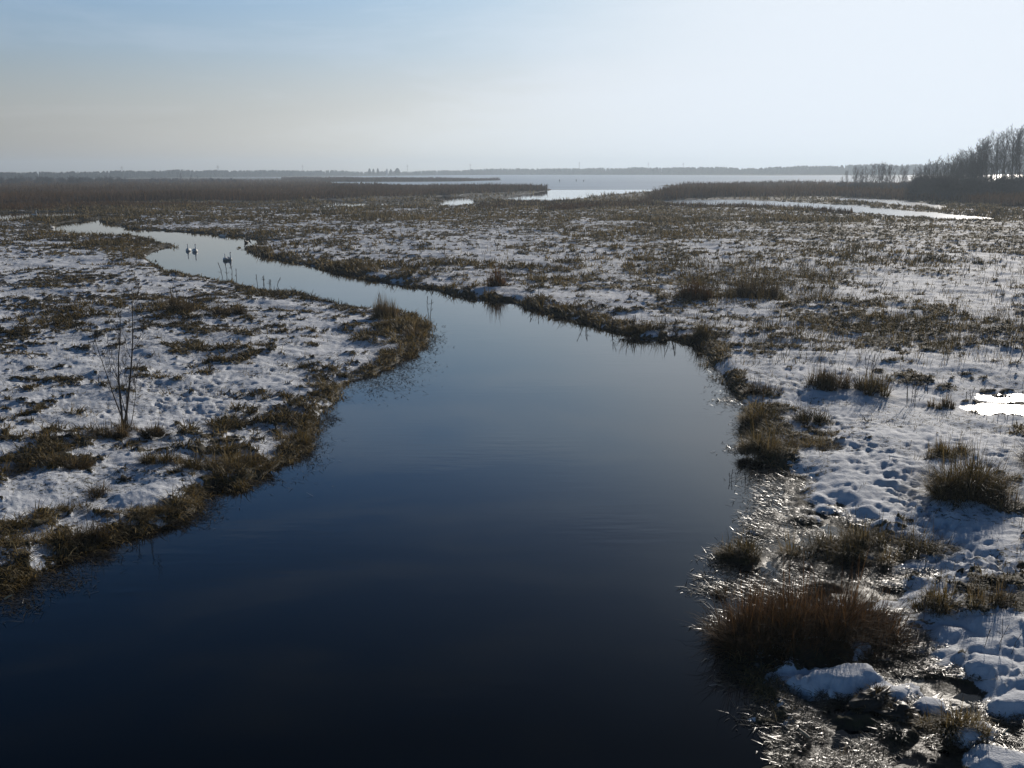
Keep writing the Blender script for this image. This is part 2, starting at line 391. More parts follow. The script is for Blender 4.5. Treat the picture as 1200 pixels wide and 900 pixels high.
def ground_material():
    m, n, l, p = mat('snow_and_turf')
    geo = n.new('ShaderNodeNewGeometry'); pos = geo.outputs['Position']
    at = n.new('ShaderNodeAttribute'); at.attribute_name = 'cover'
    aw = n.new('ShaderNodeAttribute'); aw.attribute_name = 'wet'
    n1 = noise(n, l, 9, 5, 0.65, pos); n2 = noise(n, l, 2.2, 4, 0.6, pos); n3 = noise(n, l, 38, 3, 0.6, pos)
    # fine snow-free specks near the turf patches
    v = mathn(n, l, 'ADD', at.outputs['Fac'], mathn(n, l, 'MULTIPLY', mathn(n, l, 'SUBTRACT', n1.outputs['Fac'], 0.5), 1.9))
    v = mathn(n, l, 'ADD', v, mathn(n, l, 'MULTIPLY', mathn(n, l, 'SUBTRACT', n3.outputs['Fac'], 0.5), 0.7))
    mr = n.new('ShaderNodeMapRange'); mr.interpolation_type = 'SMOOTHSTEP'
    l.new(v, mr.inputs['Value']); mr.inputs['From Min'].default_value = 0.42; mr.inputs['From Max'].default_value = 0.62
    turf = ramp(n, [(0.3, (0.016, 0.012, 0.007)), (0.5, (0.045, 0.034, 0.017)), (0.62, (0.055, 0.052, 0.020)), (0.75, (0.12, 0.088, 0.045))])
    l.new(n1.outputs['Fac'], turf.inputs['Fac'])
    snow = ramp(n, [(0.3, (0.66, 0.69, 0.74)), (0.6, (0.80, 0.82, 0.85))])
    l.new(n2.outputs['Fac'], snow.inputs['Fac'])
    c = mixc(n, l, mr.outputs['Result'], snow.outputs['Color'], turf.outputs['Color'])
    mud = mixc(n, l, n1.outputs['Fac'], (0.008, 0.007, 0.005), (0.03, 0.024, 0.014))
    c = mixc(n, l, aw.outputs['Fac'], c, mud)
    l.new(c, p.inputs['Base Color'])
    rr = mathn(n, l, 'SUBTRACT', 0.85, mathn(n, l, 'MULTIPLY', aw.outputs['Fac'], 0.38))
    l.new(rr, p.inputs['Roughness'])
    p.inputs['Specular IOR Level'].default_value = 0.3
    b = n.new('ShaderNodeBump'); b.inputs['Strength'].default_value = 0.5; b.inputs['Distance'].default_value = 0.045
    hsum = mathn(n, l, 'ADD', n1.outputs['Fac'], mathn(n, l, 'MULTIPLY', n3.outputs['Fac'], 0.35))
    l.new(hsum, b.inputs['Height']); l.new(b.outputs['Normal'], p.inputs['Normal'])
    return m
def water_material():
    m, n, l, p = mat('river_water')
    p.inputs['Base Color'].default_value = (0.0008, 0.0022, 0.0045, 1)
    p.inputs['Roughness'].default_value = 0.015
    p.inputs['IOR'].default_value = 1.333
    geo = n.new('ShaderNodeNewGeometry')
    mpp = n.new('ShaderNodeMapping'); mpp.inputs['Scale'].default_value = (0.35, 1.5, 1.0); mpp.inputs['Rotation'].default_value = (0, 0, 0.12)
    l.new(geo.outputs['Position'], mpp.inputs['Vector'])
    a = noise(n, l, 2.2, 3, 0.5, mpp.outputs['Vector']); big = noise(n, l, 0.16, 2, 0.5, geo.outputs['Position'])
    rm = ramp(n, [(0.45, (0.12,) * 3), (0.62, (1, 1, 1))]); l.new(big.outputs['Fac'], rm.inputs['Fac'])
    hgtv = mathn(n, l, 'MULTIPLY', a.outputs['Fac'], rm.outputs['Color'])
    b = n.new('ShaderNodeBump'); b.inputs['Strength'].default_value = 0.24; b.inputs['Distance'].default_value = 0.012
    l.new(hgtv, b.inputs['Height']); l.new(b.outputs['Normal'], p.inputs['Normal'])
    return m
def ice_material(name, col, rough, spec=0.5):
    m, n, l, p = mat(name)
    geo = n.new('ShaderNodeNewGeometry')
    mpp = n.new('ShaderNodeMapping'); mpp.inputs['Scale'].default_value = (0.2, 1.0, 1.0)
    l.new(geo.outputs['Position'], mpp.inputs['Vector'])
    a = noise(n, l, 0.02, 5, 0.6, mpp.outputs['Vector'])
    r = ramp(n, [(0.35, tuple(c * 0.75 for c in col)), (0.65, col)]); l.new(a.outputs['Fac'], r.inputs['Fac'])
    l.new(r.outputs['Color'], p.inputs['Base Color'])
    p.inputs['Roughness'].default_value = rough; p.inputs['IOR'].default_value = 1.31; p.inputs['Specular IOR Level'].default_value = spec
    b = n.new('ShaderNodeBump'); b.inputs['Strength'].default_value = 0.12; b.inputs['Distance'].default_value = 0.02
    q = noise(n, l, 3.0, 3, 0.6, geo.outputs['Position']); l.new(q.outputs['Fac'], b.inputs['Height']); l.new(b.outputs['Normal'], p.inputs['Normal'])
    return m
def blade_material(name, stops, transl=0.35, rough=0.5, spec=0.35):
    m, n, l, p = mat(name)
    at = n.new('ShaderNodeAttribute'); at.attribute_name = 'tint'
    r = ramp(n, stops); l.new(at.outputs['Fac'], r.inputs['Fac'])
    l.new(r.outputs['Color'], p.inputs['Base Color']); p.inputs['Roughness'].default_value = rough
    p.inputs['Specular IOR Level'].default_value = spec
    out = n['Material Output']
    if transl > 0:
        t = n.new('ShaderNodeBsdfTranslucent'); l.new(r.outputs['Color'], t.inputs['Color'])
        x = n.new('ShaderNodeMixShader'); x.inputs[0].default_value = transl
        l.new(p.outputs[0], x.inputs[1]); l.new(t.outputs[0], x.inputs[2]); l.new(x.outputs[0], out.inputs['Surface'])
    return m
def plain(name, col, rough=0.8, var=0.3, scale=6.0):
    m, n, l, p = mat(name)
    tcn = n.new('ShaderNodeTexCoord')
    a = noise(n, l, scale, 4, 0.6, tcn.outputs['Object'])
    r = ramp(n, [(0.3, tuple(c * (1 - var) for c in col)), (0.7, tuple(min(1, c * (1 + var)) for c in col))])
    l.new(a.outputs['Fac'], r.inputs['Fac']); l.new(r.outputs['Color'], p.inputs['Base Color']); p.inputs['Roughness'].default_value = rough
    return m
M_ground = ground_material()
M_water = water_material()
M_lake = ice_material('lake_ice', (0.40, 0.45, 0.52), 0.32)
M_ice = ice_material('pool_ice', (0.30, 0.34, 0.38), 0.22, 0.6)
GRASS = [(0.0, (0.018, 0.014, 0.007)), (0.22, (0.05, 0.040, 0.015)), (0.45, (0.115, 0.082, 0.022)), (0.62, (0.21, 0.14, 0.042)), (0.82, (0.30, 0.22, 0.10)), (1.0, (0.42, 0.34, 0.19))]
M_grass = blade_material('winter_grass', GRASS, 0.36, 0.6, 0.2)
M_wet = blade_material('wet_grass', [(0, (0.012, 0.010, 0.006)), (0.5, (0.045, 0.034, 0.014)), (1, (0.16, 0.12, 0.06))], 0.15, 0.34, 0.6)
M_sedge = blade_material('sedge', [(0, (0.02, 0.013, 0.007)), (0.5, (0.085, 0.046, 0.018)), (1, (0.25, 0.125, 0.045))], 0.35, 0.75, 0.12)
M_brown = blade_material('brown_grass', [(0, (0.02, 0.015, 0.008)), (0.5, (0.08, 0.056, 0.024)), (1, (0.30, 0.21, 0.10))], 0.36, 0.55, 0.25)
M_reed = blade_material('reed', [(0, (0.025, 0.016, 0.008)), (0.5, (0.10, 0.052, 0.018)), (1, (0.20, 0.105, 0.036))], 0.3, 0.8, 0.08)
M_bark = plain('bark', (0.05, 0.040, 0.034), 0.9)
M_twig = plain('twigs', (0.045, 0.034, 0.030), 0.9)
M_forest = plain('forest', (0.030, 0.034, 0.024), 1.0, 0.4, 0.02)
M_swan = plain('swan_feathers', (0.74, 0.73, 0.70), 0.7, 0.06)
M_duck = plain('duck_feathers', (0.05, 0.038, 0.028), 0.6, 0.4)
M_beak = plain('beak', (0.5, 0.16, 0.03), 0.5, 0.1)
M_coat = plain('dark_clothing', (0.02, 0.022, 0.03), 0.9)
M_skin = plain('skin', (0.42, 0.26, 0.19), 0.6, 0.1)
M_mast = plain('mast_metal', (0.25, 0.25, 0.26), 0.6, 0.1)
M_pale = plain('pale_wall', (0.75, 0.75, 0.72), 0.7, 0.1)
M_stalk = plain('straw_stem', (0.45, 0.38, 0.24), 0.6, 0.2)

# ------------------------------------------------------------------ ground, water, ice
idx = np.arange(NR * NC).reshape(NR, NC)
q = np.stack([idx[:-1, :-1], idx[:-1, 1:], idx[1:, 1:], idx[1:, :-1]], -1).reshape(-1, 4)
# the sheet follows the wet corner: mud where low, snow on hummocks
wetattr = WETM * (1 - sstep(0.015, 0.06, HH)) * (1 - HUM)
wetattr = np.maximum(wetattr, 1 - sstep(-0.03, 0.02, HH))
snowhum = [0, 1, 4, 5, 6, 7, 8, 9]
covg = np.maximum(COV, WETM * (1 - 0.95 * sstep(0.045, 0.07, HH) * sstep(0.46, 0.52, fbm(XX * 1.1, YY * 1.4, 3, 402))))
covg = np.maximum(covg, 0.36 * sstep(0.38, 0.58, fbm(XX * 0.6, YY * 0.9, 3, 401)))
for i in snowhum:
    hx, hy, rx, ry, hh = hum_w[i]
    covg = covg * (1 - sstep(0.3, 0.6, np.exp(-(((XX - hx) / rx) ** 2 + ((YY - hy) / ry) ** 2) ** 2)))
HH2 = HH
gme = mesh_np('ground', np.stack([XX, YY, HH2], -1).reshape(-1, 3), q, smooth=True, attrs={'cover': covg, 'wet': wetattr})
ground = tag(link('ground', gme, M_ground), 'marsh ground patchily covered with snow over brown turf', kind='structure')

def sheet(name, poly, z, m, seg=None):
    me = bpy.data.meshes.new(name)
    co = [(x, y, z) for x, y in poly]
    # earcut through mathutils
    from mathutils.geometry import tessellate_polygon
    t = tessellate_polygon([[Vector(c) for c in co]])
    me.from_pydata(co, [], [tuple(f) for f in t]); me.update()
    for pl in me.polygons:
        if pl.normal.z < 0: pl.flip()
    return link(name, me, m)
wm_ = mesh_np('water', [(-900, -60, 0), (900, -60, 0), (900, 520, 0), (-900, 520, 0)], [(0, 1, 2, 3)])
tag(link('water', wm_, M_water), 'dark calm river water', kind='structure')
lk = mesh_np('lake', [(-3300, 360, 0.02), (3300, 360, 0.02), (3300, 3250, 0.02), (-3300, 3250, 0.02)], [(0, 1, 2, 3)])
tag(link('lake_ice', lk, M_lake), 'pale ice on the wide lake', kind='structure')
for i, (cx0, cx1, cy0, cy1) in enumerate([(760, 1180, 262, 230)]):
    pp = topoly([(745, 262), (1300, 275), (1300, 229), (745, 229)])
    tag(sheet('frozen_channel', pp, 0.012, M_ice), 'icy side channel before the reed bed', kind='structure')
tag(sheet('pool', topoly([(1095, 520), (1500, 530), (1500, 462), (1095, 462)]), 0.012, M_ice), 'bright icy pool at the right edge', kind='structure')

# ------------------------------------------------------------------ blades
def blades(root, az, lean, curl, length, width, tint, seg=3):
    """arrays per blade -> verts, quads, tint.  lean, curl in radians from vertical"""
    N = len(az); K = seg + 1
    V = np.zeros((N, K, 2, 3), np.float32)
    p = root.astype(np.float64).copy(); ang = lean.copy()
    hx, hy = np.cos(az), np.sin(az)
    wa = az + np.pi / 2 + rng.normal(0, 0.5, N)
    wx, wy = np.cos(wa), np.sin(wa)
    for k in range(K):
        wk = width * (1 - (k / seg) ** 1.5 * 0.85) * 0.5
        V[:, k, 0, 0] = p[:, 0] - wx * wk; V[:, k, 0, 1] = p[:, 1] - wy * wk; V[:, k, 0, 2] = p[:, 2]
        V[:, k, 1, 0] = p[:, 0] + wx * wk; V[:, k, 1, 1] = p[:, 1] + wy * wk; V[:, k, 1, 2] = p[:, 2]
        st = length / seg
        p[:, 0] += hx * np.sin(ang) * st; p[:, 1] += hy * np.sin(ang) * st; p[:, 2] += np.cos(ang) * st
        ang = ang + curl / seg
    b = (np.arange(N) * K * 2)[:, None]
    Q = np.concatenate([b + np.array([[2 * k, 2 * k + 1, 2 * k + 3, 2 * k + 2]]) for k in range(seg)], 1).reshape(-1, 4)
    T = np.repeat(tint, K * 2)
    return V.reshape(-1, 3), Q, T
class Acc:
    def __init__(s): s.v = []; s.q = []; s.t = []; s.n = 0
    def add(s, v, q, t): s.v.append(v); s.q.append(q + s.n); s.t.append(t); s.n += len(v)
    def mesh(s, name):
        return mesh_np(name, np.concatenate(s.v), np.concatenate(s.q), attrs={'tint': np.concatenate(s.t)})
def tufts(acc, x, y, size, nb, tintc, spread=0.5, lean=0.35, curl=1.3, wmin=0.5, tj=0.22, seg=3, flat=0.0, h=None, zoff=0.0):
    """per-tuft arrays -> nb blades each"""
    N = len(x)
    if N == 0: return
    z = hgt(x, y) if h is None else h
    i = np.repeat(np.arange(N), nb); M = len(i)
    az = rng.uniform(0, 2 * np.pi, M); r = size[i] * spread * np.sqrt(rng.random(M))
    bx = x[i] + np.cos(az) * r; by = y[i] + np.sin(az) * r
    az2 = az + rng.normal(0, 0.8, M)
    ln = np.abs(rng.normal(lean, lean * 0.5, M)) + flat + 0.6 * r / (size[i] * spread + 1e-6) * lean
    cu = np.abs(rng.normal(curl, 0.5, M))
    L = size[i] * rng.uniform(0.55, 1.25, M)
    dist = np.hypot(bx, by)
    Wd = np.maximum(rng.uniform(0.004, 0.010, M), wmin * dist / 1005.0)
    t = np.clip(tintc[i] + rng.normal(0, tj, M), 0, 1)
    acc.add(*blades(np.stack([bx, by, z[i] - 0.02 + zoff], -1), az2, ln, cu, L, Wd, t, seg))

# meadow grass: tufts where the snow cover is broken
def sample_px(n, x0, x1, y0, y1, pw=1.0):
    a = rng.uniform(x0, x1, n); b = y0 + (y1 - y0) * rng.random(n) ** pw
    return unproj(a, b)
def meadow(acc, n, y0, y1, smin, smax, nb, wmin, x0=-60, x1=1260, thr=0.5, **k):
    x, y = sample_px(n, x0, x1, y0, y1)
    cvv = look(COV, x, y); h = look(HH, x, y); s = look(s_all, x, y); w = look(WETM, x, y); hm = look(HUM, x, y)
    keep = (cvv > thr * rng.uniform(0.5, 1.5, n)) & (h > 0.03) & (s > -0.05) & (w < 0.6)
    for i in snowhum:
        hx, hy, rx, ry, hh = hum_w[i]
        keep &= ~(((x - hx) / rx) ** 2 + ((y - hy) / ry) ** 2 < 1.0)
    x, y = x[keep], y[keep]
    t = 0.12 + 0.62 * fbm(x * 0.22, y * 0.22, 3, 91) + rng.normal(0, 0.1, len(x))
    sz = rng.uniform(smin, smax, len(x)) * (0.45 + 0.6 * vnoise(x * 0.5, y * 0.5, 92) + 0.9 * sstep(.45, .75, vnoise(x * 0.11, y * 0.11, 97)))
    tufts(acc, x, y, sz, nb, t, wmin=wmin, **k)
acc = Acc()
meadow(acc, 17000, 520, 960, 0.10, 0.24, 16, 0.9, curl=1.6, lean=0.6)
meadow(acc, 26000, 400, 520, 0.12, 0.28, 11, 0.9, curl=1.6, lean=0.55)
meadow(acc, 30000, 320, 400, 0.13, 0.32, 8, 0.9, curl=1.3, lean=0.5)
meadow(acc, 42000, 262, 320, 0.14, 0.36, 5, 0.9, seg=2, curl=1.2)
meadow(acc, 40000, 236, 262, 0.2, 0.5, 4, 0.9, seg=2, curl=0.8)
meadow(acc, 9000, 216, 236, 0.35, 0.8, 4, 0.9, seg=2, curl=0.6)
tag(link('meadow_grass', acc.mesh('meadow_grass'), M_grass), 'tufts of brown and olive winter grass poking through the snow', kind='stuff')

# thin short blades poking through the snow sheet itself
acc = Acc()
for n_, y0, y1, nb_, wm2 in ((9000, 520, 960, 4, .5), (12000, 400, 520, 3, .55), (22000, 300, 400, 3, .6)):
    x, y = sample_px(n_, -60, 1260, y0, y1)
    kp = (fbm(x * 0.6, y * 0.9, 3, 401) + rng.normal(0, .05, n_) > 0.47) & (look(HH, x, y) > 0.04) & (look(WETM, x, y) < .4) & (look(HUM, x, y) < .2)
    x, y = x[kp], y[kp]
    tufts(acc, x, y, rng.uniform(0.05, 0.13, len(x)), nb_, rng.uniform(.3, .8, len(x)), spread=0.6, lean=0.8, curl=0.9, wmin=wm2, seg=2)
tag(link('fine_grass', acc.mesh('fine_grass'), M_grass), 'short thin blades poking through the thin snow', kind='stuff')

# scattered single stems and leaves standing through the snow
acc = Acc()
def stems(n, x0, x1, y0, y1, hmin, hmax, tc=0.35, wmin=0.45, need=None):
    x, y = sample_px(n, x0, x1, y0, y1)
    kp = (look(HH, x, y) > 0.05) & (look(WETM, x, y) < 0.5)
    x, y = x[kp], y[kp]
    tufts(acc, x, y, rng.uniform(hmin, hmax, len(x)), 3, np.full(len(x), tc), spread=0.35, lean=0.22, curl=0.5, wmin=wmin, seg=2)
stems(1400, 780, 1260, 300, 440, 0.25, 0.55)
stems(1500, 380, 1260, 250, 330, 0.3, 0.6)
stems(260, -50, 480, 300, 520, 0.15, 0.3, 0.5, 0.4)
stems(160, 900, 1260, 440, 700, 0.12, 0.3, 0.3, 0.4)
stems(800, 800, 980, 312, 362, 0.4, 0.9, 0.3)
stems(700, 880, 1200, 376, 420, 0.25, 0.5, 0.3)
tag(link('dry_stems', acc.mesh('dry_stems'), M_grass), 'thin dry stems and leaves standing through the snow', kind='stuff')

# bank fringe: drooping blades along every edge of the river
acc = Acc()
x, y = sample_px(52000, -60, 1260, 256, 960)
s = look(s_riv, x, y); kb = np.clip(y / 28.0, 0.45, 3.0)
kp = (s > -0.22 * kb) & (s < 0.85 * kb) & (look(COV, x, y) > 0.5 * rng.uniform(.4, 1.6, len(x))) & (look(WETM, x, y) < 0.5) & (fbm(x * 1.4, y * 1.4, 3, 71) + rng.normal(0, .05, len(x)) > 0.40)
x, y = x[kp], y[kp]
near = y < 34
for m, nb, sg, sc in ((near, 16, 3, 1.0), (~near, 7, 2, 1.25)):
    xx, yy = x[m], y[m]
    t = 0.34 + 0.55 * fbm(xx * 0.35, yy * 0.35, 3, 95)
    tufts(acc, xx, yy, rng.uniform(0.14, 0.36, len(xx)) * sc * (0.6 + 0.8 * vnoise(xx * .7, yy * .7, 5)), nb, t, wmin=0.85, lean=0.75, curl=1.6, seg=sg, h=np.maximum(hgt(xx, yy), 0.01), tj=0.25)
tag(link('bank_grass', acc.mesh('bank_grass'), M_grass), 'matted drooping grass along the river banks', kind='stuff')

# floating and flooded leaves in the wet corner and off the banks
acc = Acc()
x, y = unproj(rng.uniform(815, 1260, 210000), rng.uniform(535, 960, 210000))
w = look(WETM, x, y); h = look(HH, x, y)
dens = fbm(x * 1.1, y * 1.1, 4, 201)
kp = (w > 0.35) & (h < 0.10) & (h > -0.14) & (dens + 0.9 * h > 0.475)
x, y = x[kp], y[kp]; N = len(x)
z = np.maximum(hgt(x, y), 0.0) + rng.uniform(0.004, 0.03, N)
al = rng.uniform(0, 6.28, N)
acc.add(*blades(np.stack([x, y, z], -1), al, rng.uniform(1.15, 1.75, N), rng.normal(0.1, 0.5, N), rng.uniform(0.03, 0.16, N), rng.uniform(0.005, 0.012, N), rng.random(N), 3))
# patches of flat leaves in shallow water
def floaters(px, py, rx, ry, n, lmin=0.05, lmax=0.2, up=0.0):
    n = int(n * 2.4)
    a = rng.normal(px, rx / 1.6, n); b = rng.normal(py, ry / 1.6, n); x, y = unproj(a, b)
    kp = look(HH, x, y) < 0.05; x, y = x[kp], y[kp]; N = len(x)
    if N == 0: return
    z = np.full(N, 0.006)
    acc.add(*blades(np.stack([x, y, z], -1), rng.uniform(0, 6.3, N), rng.uniform(1.2 - up, 1.55, N), rng.normal(0.1, 0.2, N), rng.uniform(lmin, lmax, N), np.maximum(rng.uniform(0.008, 0.02, N), 0.8 * y / 1005), rng.random(N) * 0.8, 2))
for f in [(440, 447, 40, 14, 420), (470, 430, 30, 10, 260), (505, 402, 14, 14, 160), (365, 522, 16, 22, 240), (385, 490, 10, 10, 80), (205, 610, 30, 8, 260), (235, 595, 22, 12, 260), (60, 680, 40, 12, 260), (20, 705, 24, 14, 160), (110, 652, 30, 8, 160),
          (862, 468, 22, 10, 240), (842, 432, 14, 16, 260), (850, 470, 16, 3, 30), (870, 500, 12, 12, 70), (868, 527, 18, 5, 110), (895, 560, 22, 16, 260), (905, 590, 28, 16, 380), (890, 615, 25, 12, 260), (850, 658, 20, 14, 260), (838, 690, 22, 8, 200), (850, 725, 16, 10, 120), (893, 690, 40, 14, 500),
          (860, 785, 18, 18, 140), (895, 838, 25, 12, 120), (920, 870, 20, 14, 140), (372, 500, 14, 3, 30), (388, 492, 9, 3, 40), (822, 676, 6, 4, 20), (300, 565, 30, 6, 90), (836, 735, 20, 4, 60)]:
    floaters(*f)
tag(link('flooded_grass', acc.mesh('flooded_grass'), M_wet), 'wet flattened leaves glittering on the shallow water', kind='stuff')

# reed beds: left plain, middle belts, right bed
acc = Acc()
def reedbed(poly_px, n, hmin, hmax, tc, nb=3):
    P = np.array(poly_px, float); pw = topoly(poly_px)
    x, y = unproj(rng.uniform(P[:, 0].min(), P[:, 0].max(), n), rng.uniform(P[:, 1].min(), P[:, 1].max(), n))
    kp = (sdf(x, y, pw) < (fbm(x * .05, y * .05, 3, 4) - .5) * 10) & (look(HH, x, y) > 0.02); x, y = x[kp], y[kp]
    tt = tc + 0.35 * (fbm(x * 0.03, y * 0.02, 3, 301) - 0.5)
    sz = rng.uniform(hmin, hmax, len(x)) * (0.45 + 0.9 * fbm(x * 0.05, y * 0.03, 3, 302))
    tufts(acc, x, y, sz, nb, tt, spread=0.5, lean=0.12, curl=0.3, wmin=0.9, seg=2, tj=0.15)
reedbed([(-200, 238), (0, 241), (90, 239.5), (200, 237), (330, 236), (430, 232), (520, 229), (600, 226), (650, 223), (560, 221), (395, 218), (380, 213.5), (240, 211), (-200, 212)], 34000, 1.2, 2.0, 0.42)
reedbed([(330, 213.5), (589, 212.4), (585, 211), (400, 209.3), (330, 209.3)], 9000, 1.4, 2.0, 0.35)
reedbed([(395, 230), (520, 229), (640, 224), (630, 221), (560, 219.8), (420, 219.0), (385, 218)], 9000, 1.2, 1.9, 0.32)
reedbed([(640, 246), (700, 238.0), (770, 236), (770, 240), (700, 244), (650, 248)], 2600, 0.6, 1.1, 0.35)
reedbed([(735, 238), (775, 228.5), (805, 222), (830, 218.2), (870, 217.4), (970, 217.4), (1250, 218), (1260, 246), (1130, 240), (1060, 234), (960, 231), (860, 232), (770, 236), (740, 241)], 34000, 1.5, 2.3, 0.40)
reedbed([(560, 246), (700, 240), (900, 246), (1000, 252), (1000, 248), (870, 243), (770, 240), (640, 236), (560, 240)], 5000, 0.4, 0.9, 0.25)
reedbed([(0, 248), (180, 243), (300, 241), (180, 239), (0, 242)], 3000, 0.5, 0.9, 0.5)
tag(link('reeds', acc.mesh('reeds'), M_reed), 'brown reed beds between the marsh and the lake', kind='stuff')

# ------------------------------------------------------------------ individual sedge clumps and tussocks
def clump_mesh(name, rx, ry, hmax, n, tc, lean=0.45, curl=1.0, tj=0.2, seg=4, width=(0.006, 0.015), dist=20.0, up=0.0):
    ns = int(np.clip(rx * ry * 52, 9, 60)) if hmax < .78 else 90; sa = rng.uniform(0, 6.283, ns); sr = np.sqrt(rng.random(ns)) * 0.95; sz_ = rng.uniform(0.45, 1.25, ns); stt = rng.normal(0, 0.14, ns)
    si = rng.choice(ns, n, p=sz_ ** 1.5 / (sz_ ** 1.5).sum())
    la = rng.uniform(0, 6.283, n); lr = np.sqrt(rng.random(n)) * 0.75 * math.sqrt(rx * ry / ns) * (1.1 if hmax < .78 else 2.0) * sz_[si]
    x = np.cos(sa[si]) * sr[si] * rx + np.cos(la) * lr; y = np.sin(sa[si]) * sr[si] * ry + np.sin(la) * lr
    a = np.where(rng.random(n) < 0.6, la, np.arctan2(y / ry, x / rx)); r = np.minimum(np.hypot(x / rx, y / ry), 1.15)
    tc = tc + stt[si]
    lump = sz_[si] * (0.7 + 0.5 * vnoise(x * 3 + 5.5 * rx + 60, y * 3 + 60, 8))
    L = hmax * (1.05 - 0.4 * r ** 2) * rng.uniform(0.5, 1.15, n) * lump
    Wd = np.maximum(rng.uniform(*width, n), 0.55 * dist / 1005)
    lo = np.abs(rng.normal(0.08, 0.1, n)) + lean * r
    az = a + rng.normal(0, 0.7, n)
    st = rng.random(n) < up
    fl = rng.random(n) < 0.3; lo = np.where(fl, rng.uniform(0.8, 1.45, n), lo); L = np.where(fl, L * rng.uniform(.6, 1.1, n), L)
    cu = np.where(st & ~fl, rng.uniform(0, 0.3, n), np.abs(rng.normal(curl, 0.45, n))); lo = np.where(st & ~fl, lo * 0.4, lo); L = np.where(st & ~fl, L * 1.3, L)
    v, q_, t = blades(np.stack([x, y, np.full(n, -0.04)], -1), az, lo, cu, L, Wd, np.clip(rng.normal(tc, tj, n), 0, 1), seg)
    v[:, 2] = np.maximum(v[:, 2], -0.05)
    return mesh_np(name, v, q_, attrs={'tint': t})
